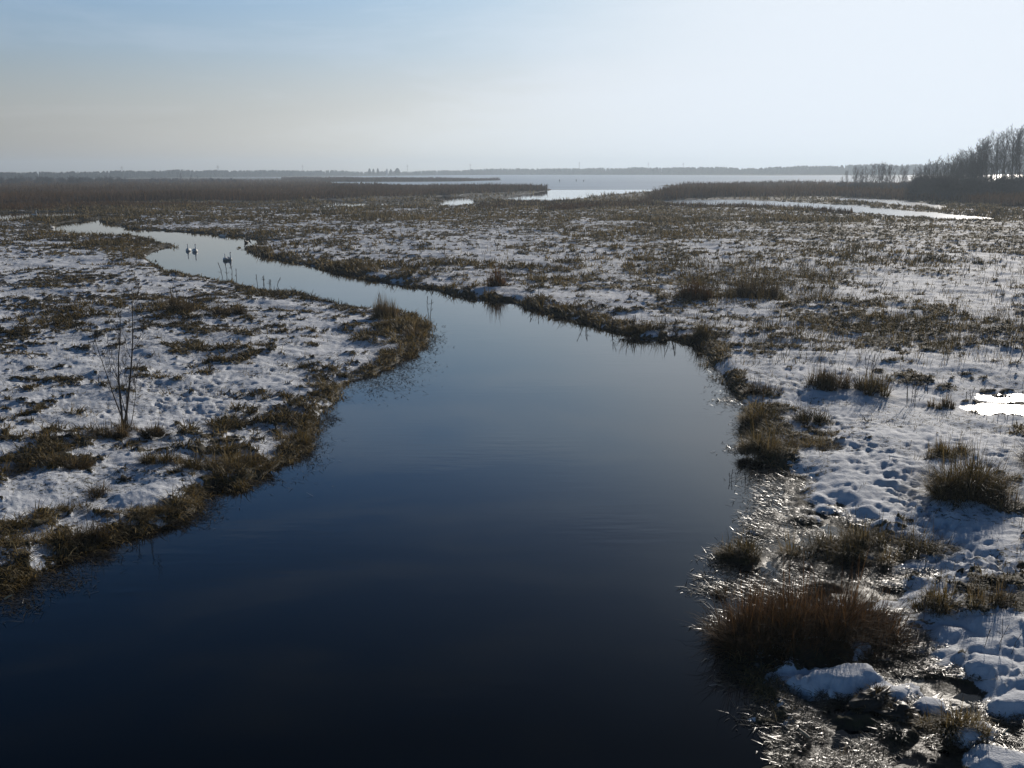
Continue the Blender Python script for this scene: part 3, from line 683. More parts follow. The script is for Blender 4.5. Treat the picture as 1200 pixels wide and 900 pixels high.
CL = [  # name, px, py (foot), rx, ry, height, blades, tint, lean, curl, upright share, material, label
 ('sedge_clump', 925, 755, 1.1, 0.6, 0.85, 6000, 0.42, 0.50, 1.15, .10, 's', 'largest clump of red-brown sedge at the right water edge'),
 ('sedge_clump', 995, 742, 0.85, 0.8, 0.8, 4600, 0.40, 0.5, 1.2, .08, 's', 'tall dark sedge joined to the inland side of the largest clump'),
 ('sedge_clump', 872, 752, 0.4, 0.3, 0.6, 1300, 0.62, 0.6, 1.1, .3, 's', 'thin rusty sedge leaning out over the river beside the largest clump'),
 ('sedge_clump', 1135, 592, 0.8, 0.55, 0.95, 3600, 0.40, 0.45, 1.1, .1, 'g', 'big rounded sedge clump standing alone on the snow at right'),
 ('sedge_clump', 1170, 602, 0.4, 0.3, 0.5, 900, 0.5, 0.6, 1.2, .1, 's', 'small brown clump hanging on the right flank of the big rounded one'),
 ('sedge_clump', 1207, 560, 0.5, 0.4, 0.75, 1500, 0.3, 0.5, 1.2, .1, 's', 'dark sedge clump cut by the right picture edge above the big one'),
 ('sedge_clump', 1108, 545, 0.7, 0.35, 0.4, 1300, 0.5, 0.7, 1.2, .2, 'g', 'low ragged brown clump just behind the big rounded one'),
 ('sedge_clump', 1035, 650, 1.2, 0.6, 0.55, 3000, 0.42, 0.6, 1.4, .1, 'g', 'wide dark green tussock bank at the foot of the snow path'),
 ('sedge_clump', 960, 650, 0.6, 0.4, 0.45, 1400, 0.5, 0.6, 1.4, .1, 'g', 'green-brown tussock among the glittering wet leaves'),
 ('sedge_clump', 875, 655, 0.55, 0.35, 0.35, 1200, 0.42, 0.7, 1.5, .1, 'g', 'small tussock islet in the water left of the glitter'),
 ('sedge_clump', 905, 700, 0.35, 0.2, 0.25, 500, 0.5, 0.7, 1.5, .1, 's', 'flat brown tussock in the water above the largest clump'),
 ('sedge_clump', 845, 697, 0.22, 0.12, 0.25, 200, 0.55, 0.7, 1.0, .3, 's', 'tiny tussock farthest out in the water on the right'),
 ('sedge_clump', 900, 535, 0.7, 0.6, 0.5, 2000, 0.42, 0.6, 1.4, .1, 'g', 'tussock at the right bank where the inlet begins'),
 ('sedge_clump', 893, 500, 0.55, 0.8, 0.55, 1800, 0.38, 0.6, 1.4, .1, 'g', 'dark tussock at the right bank below the upright sedge tufts'),
 ('sedge_clump', 945, 530, 0.8, 0.5, 0.4, 1700, 0.52, 0.6, 1.5, .05, 'g', 'straw-topped tussock ridge one step inland from the right bank'),
 ('sedge_clump', 958, 464, 1.05, 0.45, 0.55, 1500, 0.42, 0.4, 0.7, .35, 's', 'upright spiky brown sedge tuft on the right snow meadow'),
 ('sedge_clump', 1020, 468, 0.45, 0.7, 0.6, 1000, 0.38, 0.4, 0.9, .3, 'g', 'narrow tall sedge tuft right of the spiky brown one'),
 ('sedge_clump', 952, 500, 0.55, 0.4, 0.5, 1000, 0.3, 0.5, 1.3, .1, 'g', 'dark leaning tussock below the spiky brown tuft'),
 ('sedge_clump', 897, 470, 0.6, 0.3, 0.35, 700, 0.4, 0.6, 1.2, .2, 's', 'low brown tussock at the corner of the right bank'),
 ('sedge_clump', 1104, 482, 0.4, 0.25, 0.35, 450, 0.5, 0.3, 0.6, .5, 's', 'small reddish tuft left of the bright pool'),
 ('sedge_clump', 825, 400, 0.6, 0.5, 0.7, 900, 0.35, 0.5, 1.3, .1, 'g', 'round dark tussock on the bank corner where the right shore turns'),
 ('sedge_clump', 760, 392, 1.2, 0.7, 0.55, 1300, 0.35, 0.6, 1.3, .1, 'g', 'dark tussocks overhanging the right shore above the reflections'),
 ('sedge_clump', 815, 358, 0.9, 0.6, 0.8, 900, 0.32, 0.3, 0.6, .4, 's', 'dark grey-brown tuft on the meadow behind the shore corner'),
 ('sedge_clump', 885, 354, 1.5, 0.8, 0.75, 1500, 0.30, 0.3, 0.6, .5, 's', 'wide dark patch of tall dry sedge on the right meadow'),
 ('sedge_clump', 582, 343, 0.5, 0.4, 0.9, 500, 0.6, 0.3, 0.6, .4, 's', 'rusty red tuft on the far bank of the middle river'),
 ('sedge_clump', 473, 388, 1.1, 0.7, 0.55, 1900, 0.48, 0.5, 1.3, .15, 'g', 'bushy tussock on the tip of the left bank point'),
 ('sedge_clump', 455, 376, 0.7, 0.5, 0.7, 900, 0.6, 0.2, 0.4, .6, 's', 'tall dry grass tuft just behind the tip of the left bank point'),
 ('sedge_clump', 487, 398, 0.6, 0.4, 0.5, 800, 0.66, 0.6, 1.4, .1, 's', 'red-brown tussock at the water on the left bank point'),
 ('sedge_clump', 208, 374, 0.65, 0.5, 0.75, 1100, 0.46, 0.4, 1.0, .2, 's', 'round brown tussock on the snow behind the young tree'),
 ('sedge_clump', 268, 376, 0.75, 0.5, 0.6, 1000, 0.42, 0.5, 1.2, .15, 's', 'brown tussock to the right of the round one on the left snow'),
 ('sedge_clump', 152, 524, 1.0, 0.42, 0.36, 4200, 0.5, 0.6, 1.3, .1, 's', 'brown grass mound at the foot of the young tree'),
 ('sedge_clump', 65, 562, 1.0, 0.3, 0.32, 1700, 0.55, 0.7, 1.4, .05, 's', 'long brown tussock on the snow below the young tree'),
 ('sedge_clump', 75, 532, 0.9, 0.3, 0.3, 1300, 0.55, 0.7, 1.4, .05, 's', 'low olive tussock left of the young tree'),
 ('sedge_clump', 278, 553, 0.75, 0.5, 0.42, 2200, 0.55, 0.6, 1.5, .05, 'g', 'thick grass clump overhanging the near left bank'),
 ('sedge_clump', 190, 556, 0.5, 0.35, 0.32, 800, 0.42, 0.6, 1.4, .1, 'g', 'dark tussock set back from the near left bank'),
 ('sedge_clump', 232, 563, 0.4, 0.3, 0.35, 800, 0.42, 0.6, 1.5, .1, 'g', 'dark tussock next to the thick overhanging clump'),
 ('sedge_clump', 345, 522, 0.5, 0.4, 0.4, 1100, 0.6, 0.6, 1.4, .1, 'g', 'straw-brown clump on the left bank above a strip of bare water'),
 ('sedge_clump', 170, 612, 0.7, 0.3, 0.25, 1400, 0.65, 0.8, 1.5, 0, 'g', 'matted straw grass lying on the near left water edge'),
 ('sedge_clump', 102, 640, 0.3, 0.25, 0.42, 600, 0.45, 0.4, 1.0, .2, 's', 'small brown tuft standing at the lowest left water edge'),
 ('sedge_clump', 18, 632, 0.25, 0.2, 0.2, 500, 0.5, 0.6, 1.4, 0, 'g', 'two-part brown tussock near the left picture edge'),
 ('sedge_clump', 20, 685, 0.7, 0.25, 0.25, 1300, 0.6, 0.8, 1.5, 0, 'g', 'olive bank grass in the lower left corner'),
 ('sedge_clump', 85, 608, 0.4, 0.2, 0.25, 700, 0.45, 0.6, 1.4, .1, 'g', 'small dark tussock in the middle of the lower left snow'),
 ('sedge_clump', 115, 590, 0.3, 0.25, 0.35, 500, 0.5, 0.5, 1.3, .1, 's', 'upright brown tussock in the middle of the lower left snow'),
 ('sedge_clump', 1110, 728, 0.5, 0.3, 0.35, 1000, 0.42, 0.5, 1.2, .2, 'g', 'dark grass tuft above the snow-covered mounds at lower right'),
 ('sedge_clump', 1160, 722, 0.5, 0.25, 0.3, 800, 0.42, 0.5, 1.0, .3, 's', 'spiky grass tuft near the right edge above the snow mounds'),
 ('sedge_clump', 1125, 868, 0.45, 0.25, 0.28, 900, 0.55, 0.7, 1.5, .1, 'g', 'olive tussock by the broken white stems at lower right'),
 ('sedge_clump', 1060, 838, 0.4, 0.2, 0.22, 600, 0.5, 0.8, 1.5, 0, 's', 'low brown tussock right of the turf clods'),
 ('sedge_clump', 1000, 888, 0.5, 0.25, 0.25, 900, 0.5, 0.8, 1.5, 0, 's', 'brown tussock at the bottom picture edge'),
]
for (nm, px, py, rx, ry, hm, n, tc_, ln, cu, up, mt, lab) in CL:
    x, y = gp(px, py); dist = math.hypot(x, y)
    z = float(hgt(np.array([x]), np.array([y]))[0])
    me = clump_mesh(nm, rx, ry, hm, n, tc_, ln, cu, 0.2, 4, dist=dist, up=up)
    o = link(nm, me, (M_sedge if hm > .78 or 'rusty' in lab else M_brown) if mt == 's' else M_grass, loc=(x, y, max(z, -0.02)))
    tag(o, lab, 'sedge clump', 'grass and sedge clumps on the marsh')

# ------------------------------------------------------------------ tubes and trees
def tube_mesh(name, segs, sides=4):
    """segs: list of (p0, p1, r0, r1)"""
    P0 = np.array([s[0] for s in segs], float); P1 = np.array([s[1] for s in segs], float)
    r0 = np.array([s[2] for s in segs]); r1 = np.array([s[3] for s in segs]); N = len(segs)
    dv = P1 - P0; dv /= np.linalg.norm(dv, axis=1)[:, None] + 1e-9
    up = np.where(np.abs(dv[:, 2:3]) > 0.9, np.array([[1.0, 0, 0]]), np.array([[0, 0, 1.0]]))
    a = np.cross(dv, up); a /= np.linalg.norm(a, axis=1)[:, None]; b = np.cross(dv, a)
    V = np.zeros((N, 2, sides, 3))
    for k in range(sides):
        t = 2 * math.pi * k / sides; o = a * math.cos(t) + b * math.sin(t)
        V[:, 0, k] = P0 + o * r0[:, None]; V[:, 1, k] = P1 + o * r1[:, None]
    base = (np.arange(N) * 2 * sides)[:, None]
    Q = np.concatenate([base + np.array([[k, (k + 1) % sides, sides + (k + 1) % sides, sides + k]]) for k in range(sides)], 1).reshape(-1, 4)
    return mesh_np(name, V.reshape(-1, 3), Q, smooth=True)
def grow(p, d, L, r, depth, out, rnd, nseg=5, wob=0.12, kids=(5, 8), ang=(0.5, 0.9), ratio=0.5, upw=0.12, start=0.25, rmin=0.012, shape=None):
    pts = [p]; rad = [r]
    for k in range(nseg):
        d = (d + Vector((rnd.gauss(0, wob), rnd.gauss(0, wob), rnd.gauss(0, wob * .5) + upw))).normalized()
        q = pts[-1] + d * (L / nseg); r2 = max(rmin * 0.7, r * (1 - 0.8 * (k + 1) / nseg))
        out[depth].append((tuple(pts[-1]), tuple(q), rad[-1], r2)); pts.append(q); rad.append(r2)
    if depth >= len(out) - 1: return
    nk = rnd.randint(*kids) if depth == 0 else rnd.randint(3, 5)
    for i in range(nk):
        t = start + (1 - start) * (i + rnd.random()) / nk
        f = min(t * nseg, nseg - 1e-3); k = int(f); q = pts[k].lerp(pts[k + 1], f - k)
        dd = (pts[k + 1] - pts[k]).normalized(); az = rnd.uniform(0, 6.283)
        side = dd.orthogonal().normalized(); side.rotate(Matrix.Rotation(az, 3, dd))
        a = rnd.uniform(*ang); nd = dd * math.cos(a) + side * math.sin(a)
        Ls = L * ratio * (1.15 - 0.75 * t) * rnd.uniform(0.7, 1.2) if depth == 0 else L * 0.55 * rnd.uniform(0.6, 1.1)
        grow(q, nd, Ls, max(rmin, rad[k] * 0.45), depth + 1, out, rnd, max(2, nseg - 2), wob * 1.3, kids, ang, ratio, upw, 0.15, rmin)
def tree_proto(seed, H, r, kids=(26, 32), ratio=0.27, start=0.28, levels=4, rmin=0.023, ang=(0.35, 0.8), stems=1):
    rnd = random.Random(seed); out = [[] for _ in range(levels)]
    for s_ in range(stems):
        d0 = Vector((rnd.gauss(0, 0.05 + 0.12 * (stems > 1)), rnd.gauss(0, 0.05 + 0.12 * (stems > 1)), 1)).normalized()
        grow(Vector((rnd.gauss(0, .15) * (stems > 1), rnd.gauss(0, .15) * (stems > 1), -0.3)), d0, H * (1 if s_ == 0 else rnd.uniform(.6, .95)), r, 0, out, rnd, 9, 0.035, kids, ang, ratio, 0.06, start, rmin)
    tm = tube_mesh('trunk', out[0], 6)
    cmx = tube_mesh('crown', [s for lv in out[1:] for s in lv], 3)
    return tm, cmx
def make_tree(name, protos, k, loc, rot, sc, label, cat, group=None):
    e = bpy.data.objects.new(name, None); scene.collection.objects.link(e)
    e.location = loc; e.rotation_euler = (0, 0, rot); e.scale = (sc[0], sc[0], sc[1])
    link('trunk', protos[k][0], M_bark, e); link('crown', protos[k][1], M_twig, e)
    return tag(e, label, cat, group)
tall = [tree_proto(10 + i, 16, 0.17) for i in range(5)]
young = [tree_proto(40 + i, 8, 0.07, kids=(16, 22), ratio=0.34, start=0.12, rmin=0.022) for i in range(4)]
bushes = [tree_proto(60 + i, 3.2, 0.035, kids=(12, 16), ratio=0.6, start=0.03, rmin=0.018, stems=6, ang=(0.4, 1.1)) for i in range(4)]
tr_rng = random.Random(5)
# top outline of the stand: picture x -> top y
def top_y(px): return np.interp(px, [970, 985, 1010, 1040, 1058, 1066, 1080, 1100, 1110, 1130, 1140, 1165, 1190, 1260], [212, 196, 190, 190, 193, 190, 188, 183, 180, 174, 164, 155, 148, 142])
def place_tree(px, Y, kind, label, group, hfac=1.0):
    x = (px - 600) / F_PX * Y * math.cos(PITCH) * 1.02
    z = float(hgt(np.array([x]), np.array([Y]))[0])
    ty = top_y(px) + tr_rng.uniform(0, 6)
    Hh = (CAM_H + (hor(px) - ty) / F_PX * Y * 1.0) * hfac - z
    if kind == 't': pr_, b = tall, 16.5
    elif kind == 'y': pr_, b = young, 8.3
    else: pr_, b = bushes, 3.3
    k = tr_rng.randrange(len(pr_)); s_ = Hh / b
    nm = {'t': 'alder_tree', 'y': 'young_tree', 'b': 'willow_bush'}[kind]
    return make_tree(nm, pr_, k, (x, Y, z), tr_rng.uniform(0, 6.28), (s_ * tr_rng.uniform(0.8, 1.05), s_), label, 'bush' if kind == 'b' else 'tree', group)
for i in range(74):
    px = 1108 + (i + tr_rng.random()) * 2.3; Y = tr_rng.uniform(228, 300)
    place_tree(px, Y, 't', 'tall bare tree in the dense stand at the right edge', 'tall bare trees of the right-hand stand', tr_rng.uniform(0.88, 1.04))
for i in range(44):
    px = 1064 + (i + tr_rng.random()) * 1.8; Y = tr_rng.uniform(228, 285)
    place_tree(px, Y, 'y', 'shorter bare tree on the sloping left flank of the right-hand stand', 'shorter trees on the flank of the stand', tr_rng.uniform(0.8, 1.0))
for px in (980, 984, 995, 997, 1000, 1002, 1004, 1008, 1010, 1014, 1017, 1019, 1024, 1026, 1028, 1031, 1033, 1035, 1037, 1041, 1049, 1051, 1053, 1055):
    place_tree(px + tr_rng.uniform(-1, 1), tr_rng.uniform(290, 330), 'y', 'slender young tree in the loose group left of the main stand', 'young trees left of the stand', tr_rng.uniform(0.9, 1.0))
def bush(px, Y, Hh, label, group):
    x = (px - 600) / F_PX * Y; z = float(hgt(np.array([x]), np.array([Y]))[0])
    k = tr_rng.randrange(len(bushes)); s_ = Hh / 3.3
    return make_tree('willow_bush', bushes, k, (x, Y, z), tr_rng.uniform(0, 6.28), (s_ * tr_rng.uniform(1.1, 1.5), s_), label, 'bush', group)
for i in range(100):
    px = 1062 + (i + tr_rng.random()) * 2.1
    bush(px, tr_rng.uniform(205, 262), tr_rng.uniform(3.2, 5.4), 'dark leafless bush at the foot of the right-hand stand', 'bushes under the right-hand stand')
for i in range(34):
    px = 972 + (i + tr_rng.random()) * 2.8
    bush(px, tr_rng.uniform(265, 330), tr_rng.uniform(1.8, 3.0), 'low dark bush under the loose group of young trees', 'bushes under the young trees')
for i in range(56):
    px = 60 + (i + tr_rng.random()) * 4.0
    bush(px, tr_rng.uniform(560, 700), tr_rng.uniform(1.8, 3.6) * (1.2 if px < 160 else 0.85), 'dark bush in the low row beyond the left reed plain', 'bushes beyond the left reed plain')
for i in range(26):
    px = -60 + (i + tr_rng.random()) * 6.5
    bush(px, tr_rng.uniform(520, 640), tr_rng.uniform(3.0, 4.6), 'dark bush in the thicket at the far left edge', 'bushes at the far left edge')
for px, Hh in ((220, 5.4), (232, 4.4), (240, 4.2)):
    x = (px - 600) / F_PX * 640
    make_tree('young_tree', young, int(px) % 4, (x, 640, 0.2), px, (Hh / 8 * 1.3, Hh / 8), 'small lone tree above the left bush row, %s' % {220: 'the tallest one', 232: 'the middle one', 240: 'the right one'}[px], 'tree')

# the young multi-stemmed tree on the left bank
tx, ty_ = gp(148, 511); tz = float(hgt(np.array([tx]), np.array([ty_]))[0])
rnd = random.Random(11); out = [[], [], [], []]
for k, (dx, L, r_) in enumerate([(0.055, 2.9, 0.030), (0.20, 3.5, 0.032), (-0.28, 2.5, 0.020), (0.02, 1.7, 0.014), (-0.12, 2.1, 0.014), (.33, 1.5, .012)]):
    d0 = Vector((dx, rnd.gauss(0, 0.1), 1)).normalized()
    grow(Vector((tx * 0 + 0.04 * (k - 2), 0.03 * (k % 2), -0.05)), d0, L, r_, 0, out, rnd, 8, 0.045, (6, 8), (0.3, 0.6), 0.24, 0.07, 0.3, 0.0045)
e = bpy.data.objects.new('young_tree', None); scene.collection.objects.link(e); e.location = (tx, ty_, tz + 0.03)
link('trunk', tube_mesh('trunk', out[0], 6), M_bark, e)
link('crown', tube_mesh('crown', out[1] + out[2] + out[3], 3), M_twig, e)
tag(e, 'bare many-stemmed young tree standing on the left snowy bank', 'tree')

# weeds with seed heads standing on and off the banks
def weed(px, py, hgtm, nst, lab, leaf=True, seed=0):
    r_ = random.Random(seed); x, y = gp(px, py); z = max(float(hgt(np.array([x]), np.array([y]))[0]), -0.3); dist = math.hypot(x, y)
    segs = []; rr = max(0.004, 0.28 * dist / 1005)
    for k in range(nst):
        b = Vector((r_.gauss(0, .12), r_.gauss(0, .12), -0.05)); dv = Vector((r_.gauss(0, .13), r_.gauss(0, .1), 1)).normalized(); L = hgtm * r_.uniform(.6, 1.0)
        m_ = b + dv * L * .6; t_ = m_ + (dv + Vector((r_.gauss(0, .15), r_.gauss(0, .1), 0))).normalized() * L * .4
        segs += [(tuple(b), tuple(m_), rr, rr * .9), (tuple(m_), tuple(t_), rr * .9, rr * .7)]
        if leaf:
            h0 = m_.lerp(t_, 0.55); segs += [(tuple(h0), tuple(t_), rr * .8, rr * 1.3), (tuple(t_), tuple(t_ + (t_ - h0) * .3), rr * 1.3, rr * .4)]
            for j in range(3):
                s0 = b.lerp(t_, r_.uniform(.3, .8)); segs.append((tuple(s0), tuple(s0 + Vector((r_.gauss(0, .09), r_.gauss(0, .09), .09)) * hgtm), rr * .8, rr * .4))
    o = link('weed_stalk', tube_mesh('weed_stalk', segs, 4), M_twig, loc=(x, y, max(z, -0.02)))
    return tag(o, lab, 'weed', 'dry weeds with seed heads')
WD = [(1068, 478, 0.75, 5, 'tall branching dry weed on the snow between two sedge tufts'), (1020, 452, 0.9, 5, 'dark weed stalks behind the narrow tall sedge tuft'),
 (306, 334, 0.7, 3, 'paired weed heads on the left bank beside the swans\' pool'), (315, 336, 0.7, 2, 'short weed just right of the paired heads on the left bank'),
 (262, 325, 1.3, 2, 'thin tall reed stems at the left bank below the swan pair'), (276, 328, 1.1, 2, 'thin reed stem right of the tall ones at the left bank'),
 (327, 334, 0.6, 1, 'short lone stem standing out of the water off the left bank'), (441, 366, 1.0, 1, 'single straight stem behind the left bank point'), (500, 372, 1.2, 2, 'thin stems at the outer tip of the left bank point'),
 (688, 377, 0.9, 3, 'leafy weed leaning over the right shore'), (628, 358, 0.9, 3, 'weed stalks on the right shore by a dip in the bank'), (715, 386, 1.0, 3, 'weed stalks over the right shore before the dark tussocks'),
 (742, 391, 0.8, 4, 'weeds with round heads on the right shore'), (785, 396, 0.8, 4, 'weeds near the corner of the right shore'),
 (858, 563, 0.35, 4, 'small dead weed out in the water off the right bank'), (825, 677, 0.3, 2, 'tiny weed stub in the water above the lone tussock'), (835, 738, 0.35, 3, 'bare twig leaning out over the water at lower right'),
 (1040, 780, 0.5, 3, 'thin stalks by the snow-covered mound'), (1168, 775, 0.5, 4, 'thin upright stalks on the right-hand snow mound'), (1085, 735, 0.4, 4, 'dark weed by the wet glittering patch'),
 (1140, 470, 0.5, 3, 'thin weed just above the bright pool'), (1150, 491, 0.35, 5, 'short weeds on the near rim of the bright pool'), (1185, 497, 0.4, 4, 'weed stems before the bright pool near the picture edge'), (1085, 465, .45, 3, 'short weed left above the bright pool'), (980, 380, 0.5, 3, 'short weed on the right meadow'), (207, 362, 0.8, 4, 'thin stems rising from the round brown tussock')]
for i, w_ in enumerate(WD): weed(*w_, seed=100 + i)

# ------------------------------------------------------------------ turf clods, broken stems
def blob(name, rx, ry, rz, seed, m, n=(22, 14), rough=0.35):
    nu, nv = n; r_ = np.random.default_rng(seed)
    u = np.linspace(0, 2 * np.pi, nu, endpoint=False); v = np.linspace(0.06, np.pi - 0.06, nv)
    U, Vv = np.meshgrid(u, v); x = np.cos(U) * np.sin(Vv); y = np.sin(U) * np.sin(Vv); z = np.cos(Vv)
    k = 1 + rough * (fbm(x * 2 + 9 * seed, y * 2 + z * 3 + 7, 4, seed) - 0.5) * 2
    co = np.stack([x * k * rx, y * k * ry, z * k * rz], -1).reshape(-1, 3)
    ii = np.arange(nu * nv).reshape(nv, nu); jj = np.roll(ii, -1, 1)
    Q = np.stack([ii[:-1], ii[1:], jj[1:], jj[:-1]], -1).reshape(-1, 4)
    caps = [tuple(ii[0][::1])], [tuple(ii[-1][::-1])]
    me = mesh_np(name, co, Q, smooth=True); return me
M_turf = plain('wet_turf', (0.028, 0.020, 0.012), 0.5, 0.5, 14)
for (px, py, rx, ry, rz, rot, lab) in [(1020, 832, .34, .13, .10, 0.5, 'long dark turf clod slanting out of the snow mound at lower right'), (1053, 846, .22, .15, .10, -.2, 'round dark turf clod right of the slanting one')]:
    x, y = gp(px, py); o = link('turf_clod', blob('turf_clod', rx, ry, rz, int(px) % 17, M_turf, (48, 28), 0.7), M_turf, loc=(x, y, 0.10)); o.rotation_euler = (0.1, -0.15, rot)
    tag(o, lab, 'clod', 'turf clods by the water')
    g = clump_mesh('grass_fringe', rx, ry, 0.16, 700, .5, 0.9, 1.5, dist=12); link('grass_fringe', g, M_brown, o, (0, 0, rz * .6))
for (px, py, a, L, lab) in [(1136, 852, 1.1, .16, 'short pale broken stem at lower right, the left of two'), (1176, 868, .7, .18, 'short pale broken stem at lower right, the right of two'), (10, 703, .7, .12, 'white scrap floating by the lower left bank'), (942, 868, 2.2, .16, 'pale broken stem on the water at the bottom edge')]:
    x, y = gp(px, py); z = max(float(hgt(np.array([x]), np.array([y]))[0]), 0.0) + 0.03
    dx, dy = math.cos(a) * L / 2, math.sin(a) * L / 2
    o = link('broken_stem', tube_mesh('broken_stem', [((-dx, -dy, 0), (0, 0, .02), .014, .016), ((0, 0, .02), (dx, dy, .035), .016, .012)], 6), M_stalk, loc=(x, y, z)); tag(o, lab, 'stem')

# ------------------------------------------------------------------ birds
def loft(name, rings, sides=14):
    """rings: (centre xyz, half width, half height, tilt in the xz plane)"""
    V = []
    for (c, rw, rh, tl) in rings:
        for k in range(sides):
            t = 2 * math.pi * k / sides; yy = math.cos(t) * rw; zz = math.sin(t) * rh
            V.append((c[0] - math.sin(tl) * zz, c[1] + yy, c[2] + math.cos(tl) * zz))
    n = len(rings); Q = []
    for i in range(n - 1):
        for k in range(sides):
            a, b = i * sides + k, i * sides + (k + 1) % sides; Q.append((a, b, b + sides, a + sides))
    V += [rings[0][0], rings[-1][0]]; T = []
    for k in range(sides):
        T.append((len(V) - 2, (k + 1) % sides, k)); T.append((len(V) - 1, (n - 1) * sides + k, (n - 1) * sides + (k + 1) % sides))
    return mesh_np(name, V, Q, T, smooth=True)
swan_up = [((-.58, 0, .20), .02, .015, .3), ((-.48, 0, .17), .10, .05, .25), ((-.34, 0, .13), .19, .13, .1), ((-.15, 0, .10), .24, .19, 0), ((.08, 0, .08), .24, .19, 0), ((.26, 0, .09), .18, .16, -.1),
 ((.38, 0, .14), .11, .12, .5), ((.43, 0, .24), .065, .075, 1.2), ((.42, 0, .36), .048, .052, 1.6), ((.385, 0, .48), .042, .044, 1.75), ((.37, 0, .58), .040, .040, 1.5), ((.395, 0, .665), .042, .042, .9),
 ((.45, 0, .70), .048, .046, .1), ((.51, 0, .69), .040, .038, -.2), ((.545, 0, .675), .022, .022, -.25)]
beak_r = [((.54, 0, .675), .020, .020, -.25), ((.585, 0, .66), .017, .012, -.25), ((.63, 0, .645), .012, .006, -.25)]
duck_r = [((-.27, 0, .10), .01, .01, .3), ((-.20, 0, .08), .06, .04, .2), ((-.08, 0, .05), .10, .08, 0), ((.06, 0, .05), .10, .08, 0), ((.14, 0, .09), .06, .06, .6), ((.17, 0, .15), .035, .035, 1.2), ((.185, 0, .20), .034, .034, .9), ((.225, 0, .215), .036, .034, .1), ((.26, 0, .205), .018, .016, -.2)]
dbeak_r = [((.255, 0, .205), .016, .012, -.2), ((.30, 0, .19), .014, .005, -.2)]
swan_low = swan_up[:6] + [((.38, 0, .13), .11, .11, .4), ((.45, 0, .21), .065, .070, .9), ((.50, 0, .30), .048, .050, 1.4), ((.49, 0, .39), .042, .042, 1.7), ((.50, 0, .46), .041, .041, 1.2), ((.545, 0, .505), .043, .043, .5), ((.61, 0, .505), .046, .043, -.3), ((.66, 0, .475), .038, .034, -.5), ((.69, 0, .455), .02, .02, -.5)]
sl_b = loft('swan', swan_low); sl_k = loft('beak', [((.685, 0, .455), .019, .019, -.5), ((.72, 0, .43), .016, .011, -.5), ((.755, 0, .405), .011, .005, -.5)], 8)
sw_b, sw_k = loft('swan', swan_up), loft('beak', beak_r, 8)
du_b, du_k = loft('duck', duck_r, 12), loft('beak', dbeak_r, 8)
def bird(kind, px, py, head, sc, label, group=None, low=False):
    x, y = gp(px, py)
    if kind == 'swan': sc *= 0.9
    b = link(kind, sl_b if low else sw_b if kind == 'swan' else du_b, M_swan if kind == 'swan' else M_duck, loc=(x, y, 0.0)); b.rotation_euler = (0, 0, head); b.scale = (sc,) * 3
    link('beak', sl_k if low else sw_k if kind == 'swan' else du_k, M_beak, b)
    return tag(b, label, kind, group)
bird('swan', 220.8, 294.2, -1.35, 1.0, 'left swan of the side-by-side pair in the river bend', 'swans on the river')
bird('swan', 228.6, 295.0, -1.15, 1.05, 'right swan of the side-by-side pair in the river bend', 'swans on the river')
bird('swan', 264.4, 305.0, 1.9, 0.95, 'left swan of the close couple swimming nearer the reeds', 'swans on the river', True)
bird('swan', 268.6, 304.6, -1.0, 0.95, 'right swan of the close couple swimming nearer the reeds', 'swans on the river')
bird('swan', 260.8, 277.2, 0.1, 0.8, 'swan close under the far bank behind the pairs', 'swans on the river', True)
bird('swan', 39.5, 252.6, 0.6, 1.1, 'small white swan alone on the far left channel', 'swans on the river')
bird('swan', 61.5, 267.4, -1.5, 0.9, 'swan at the farthest left end of the river bend', 'swans on the river', True)
bird('duck', 288.6, 284.6, -1.8, 1.6, 'dark duck swimming before the small bank spit', None)
bird('duck', 290.6, 281.6, 0.3, 1.3, 'dark duck close behind another under the bank', None)

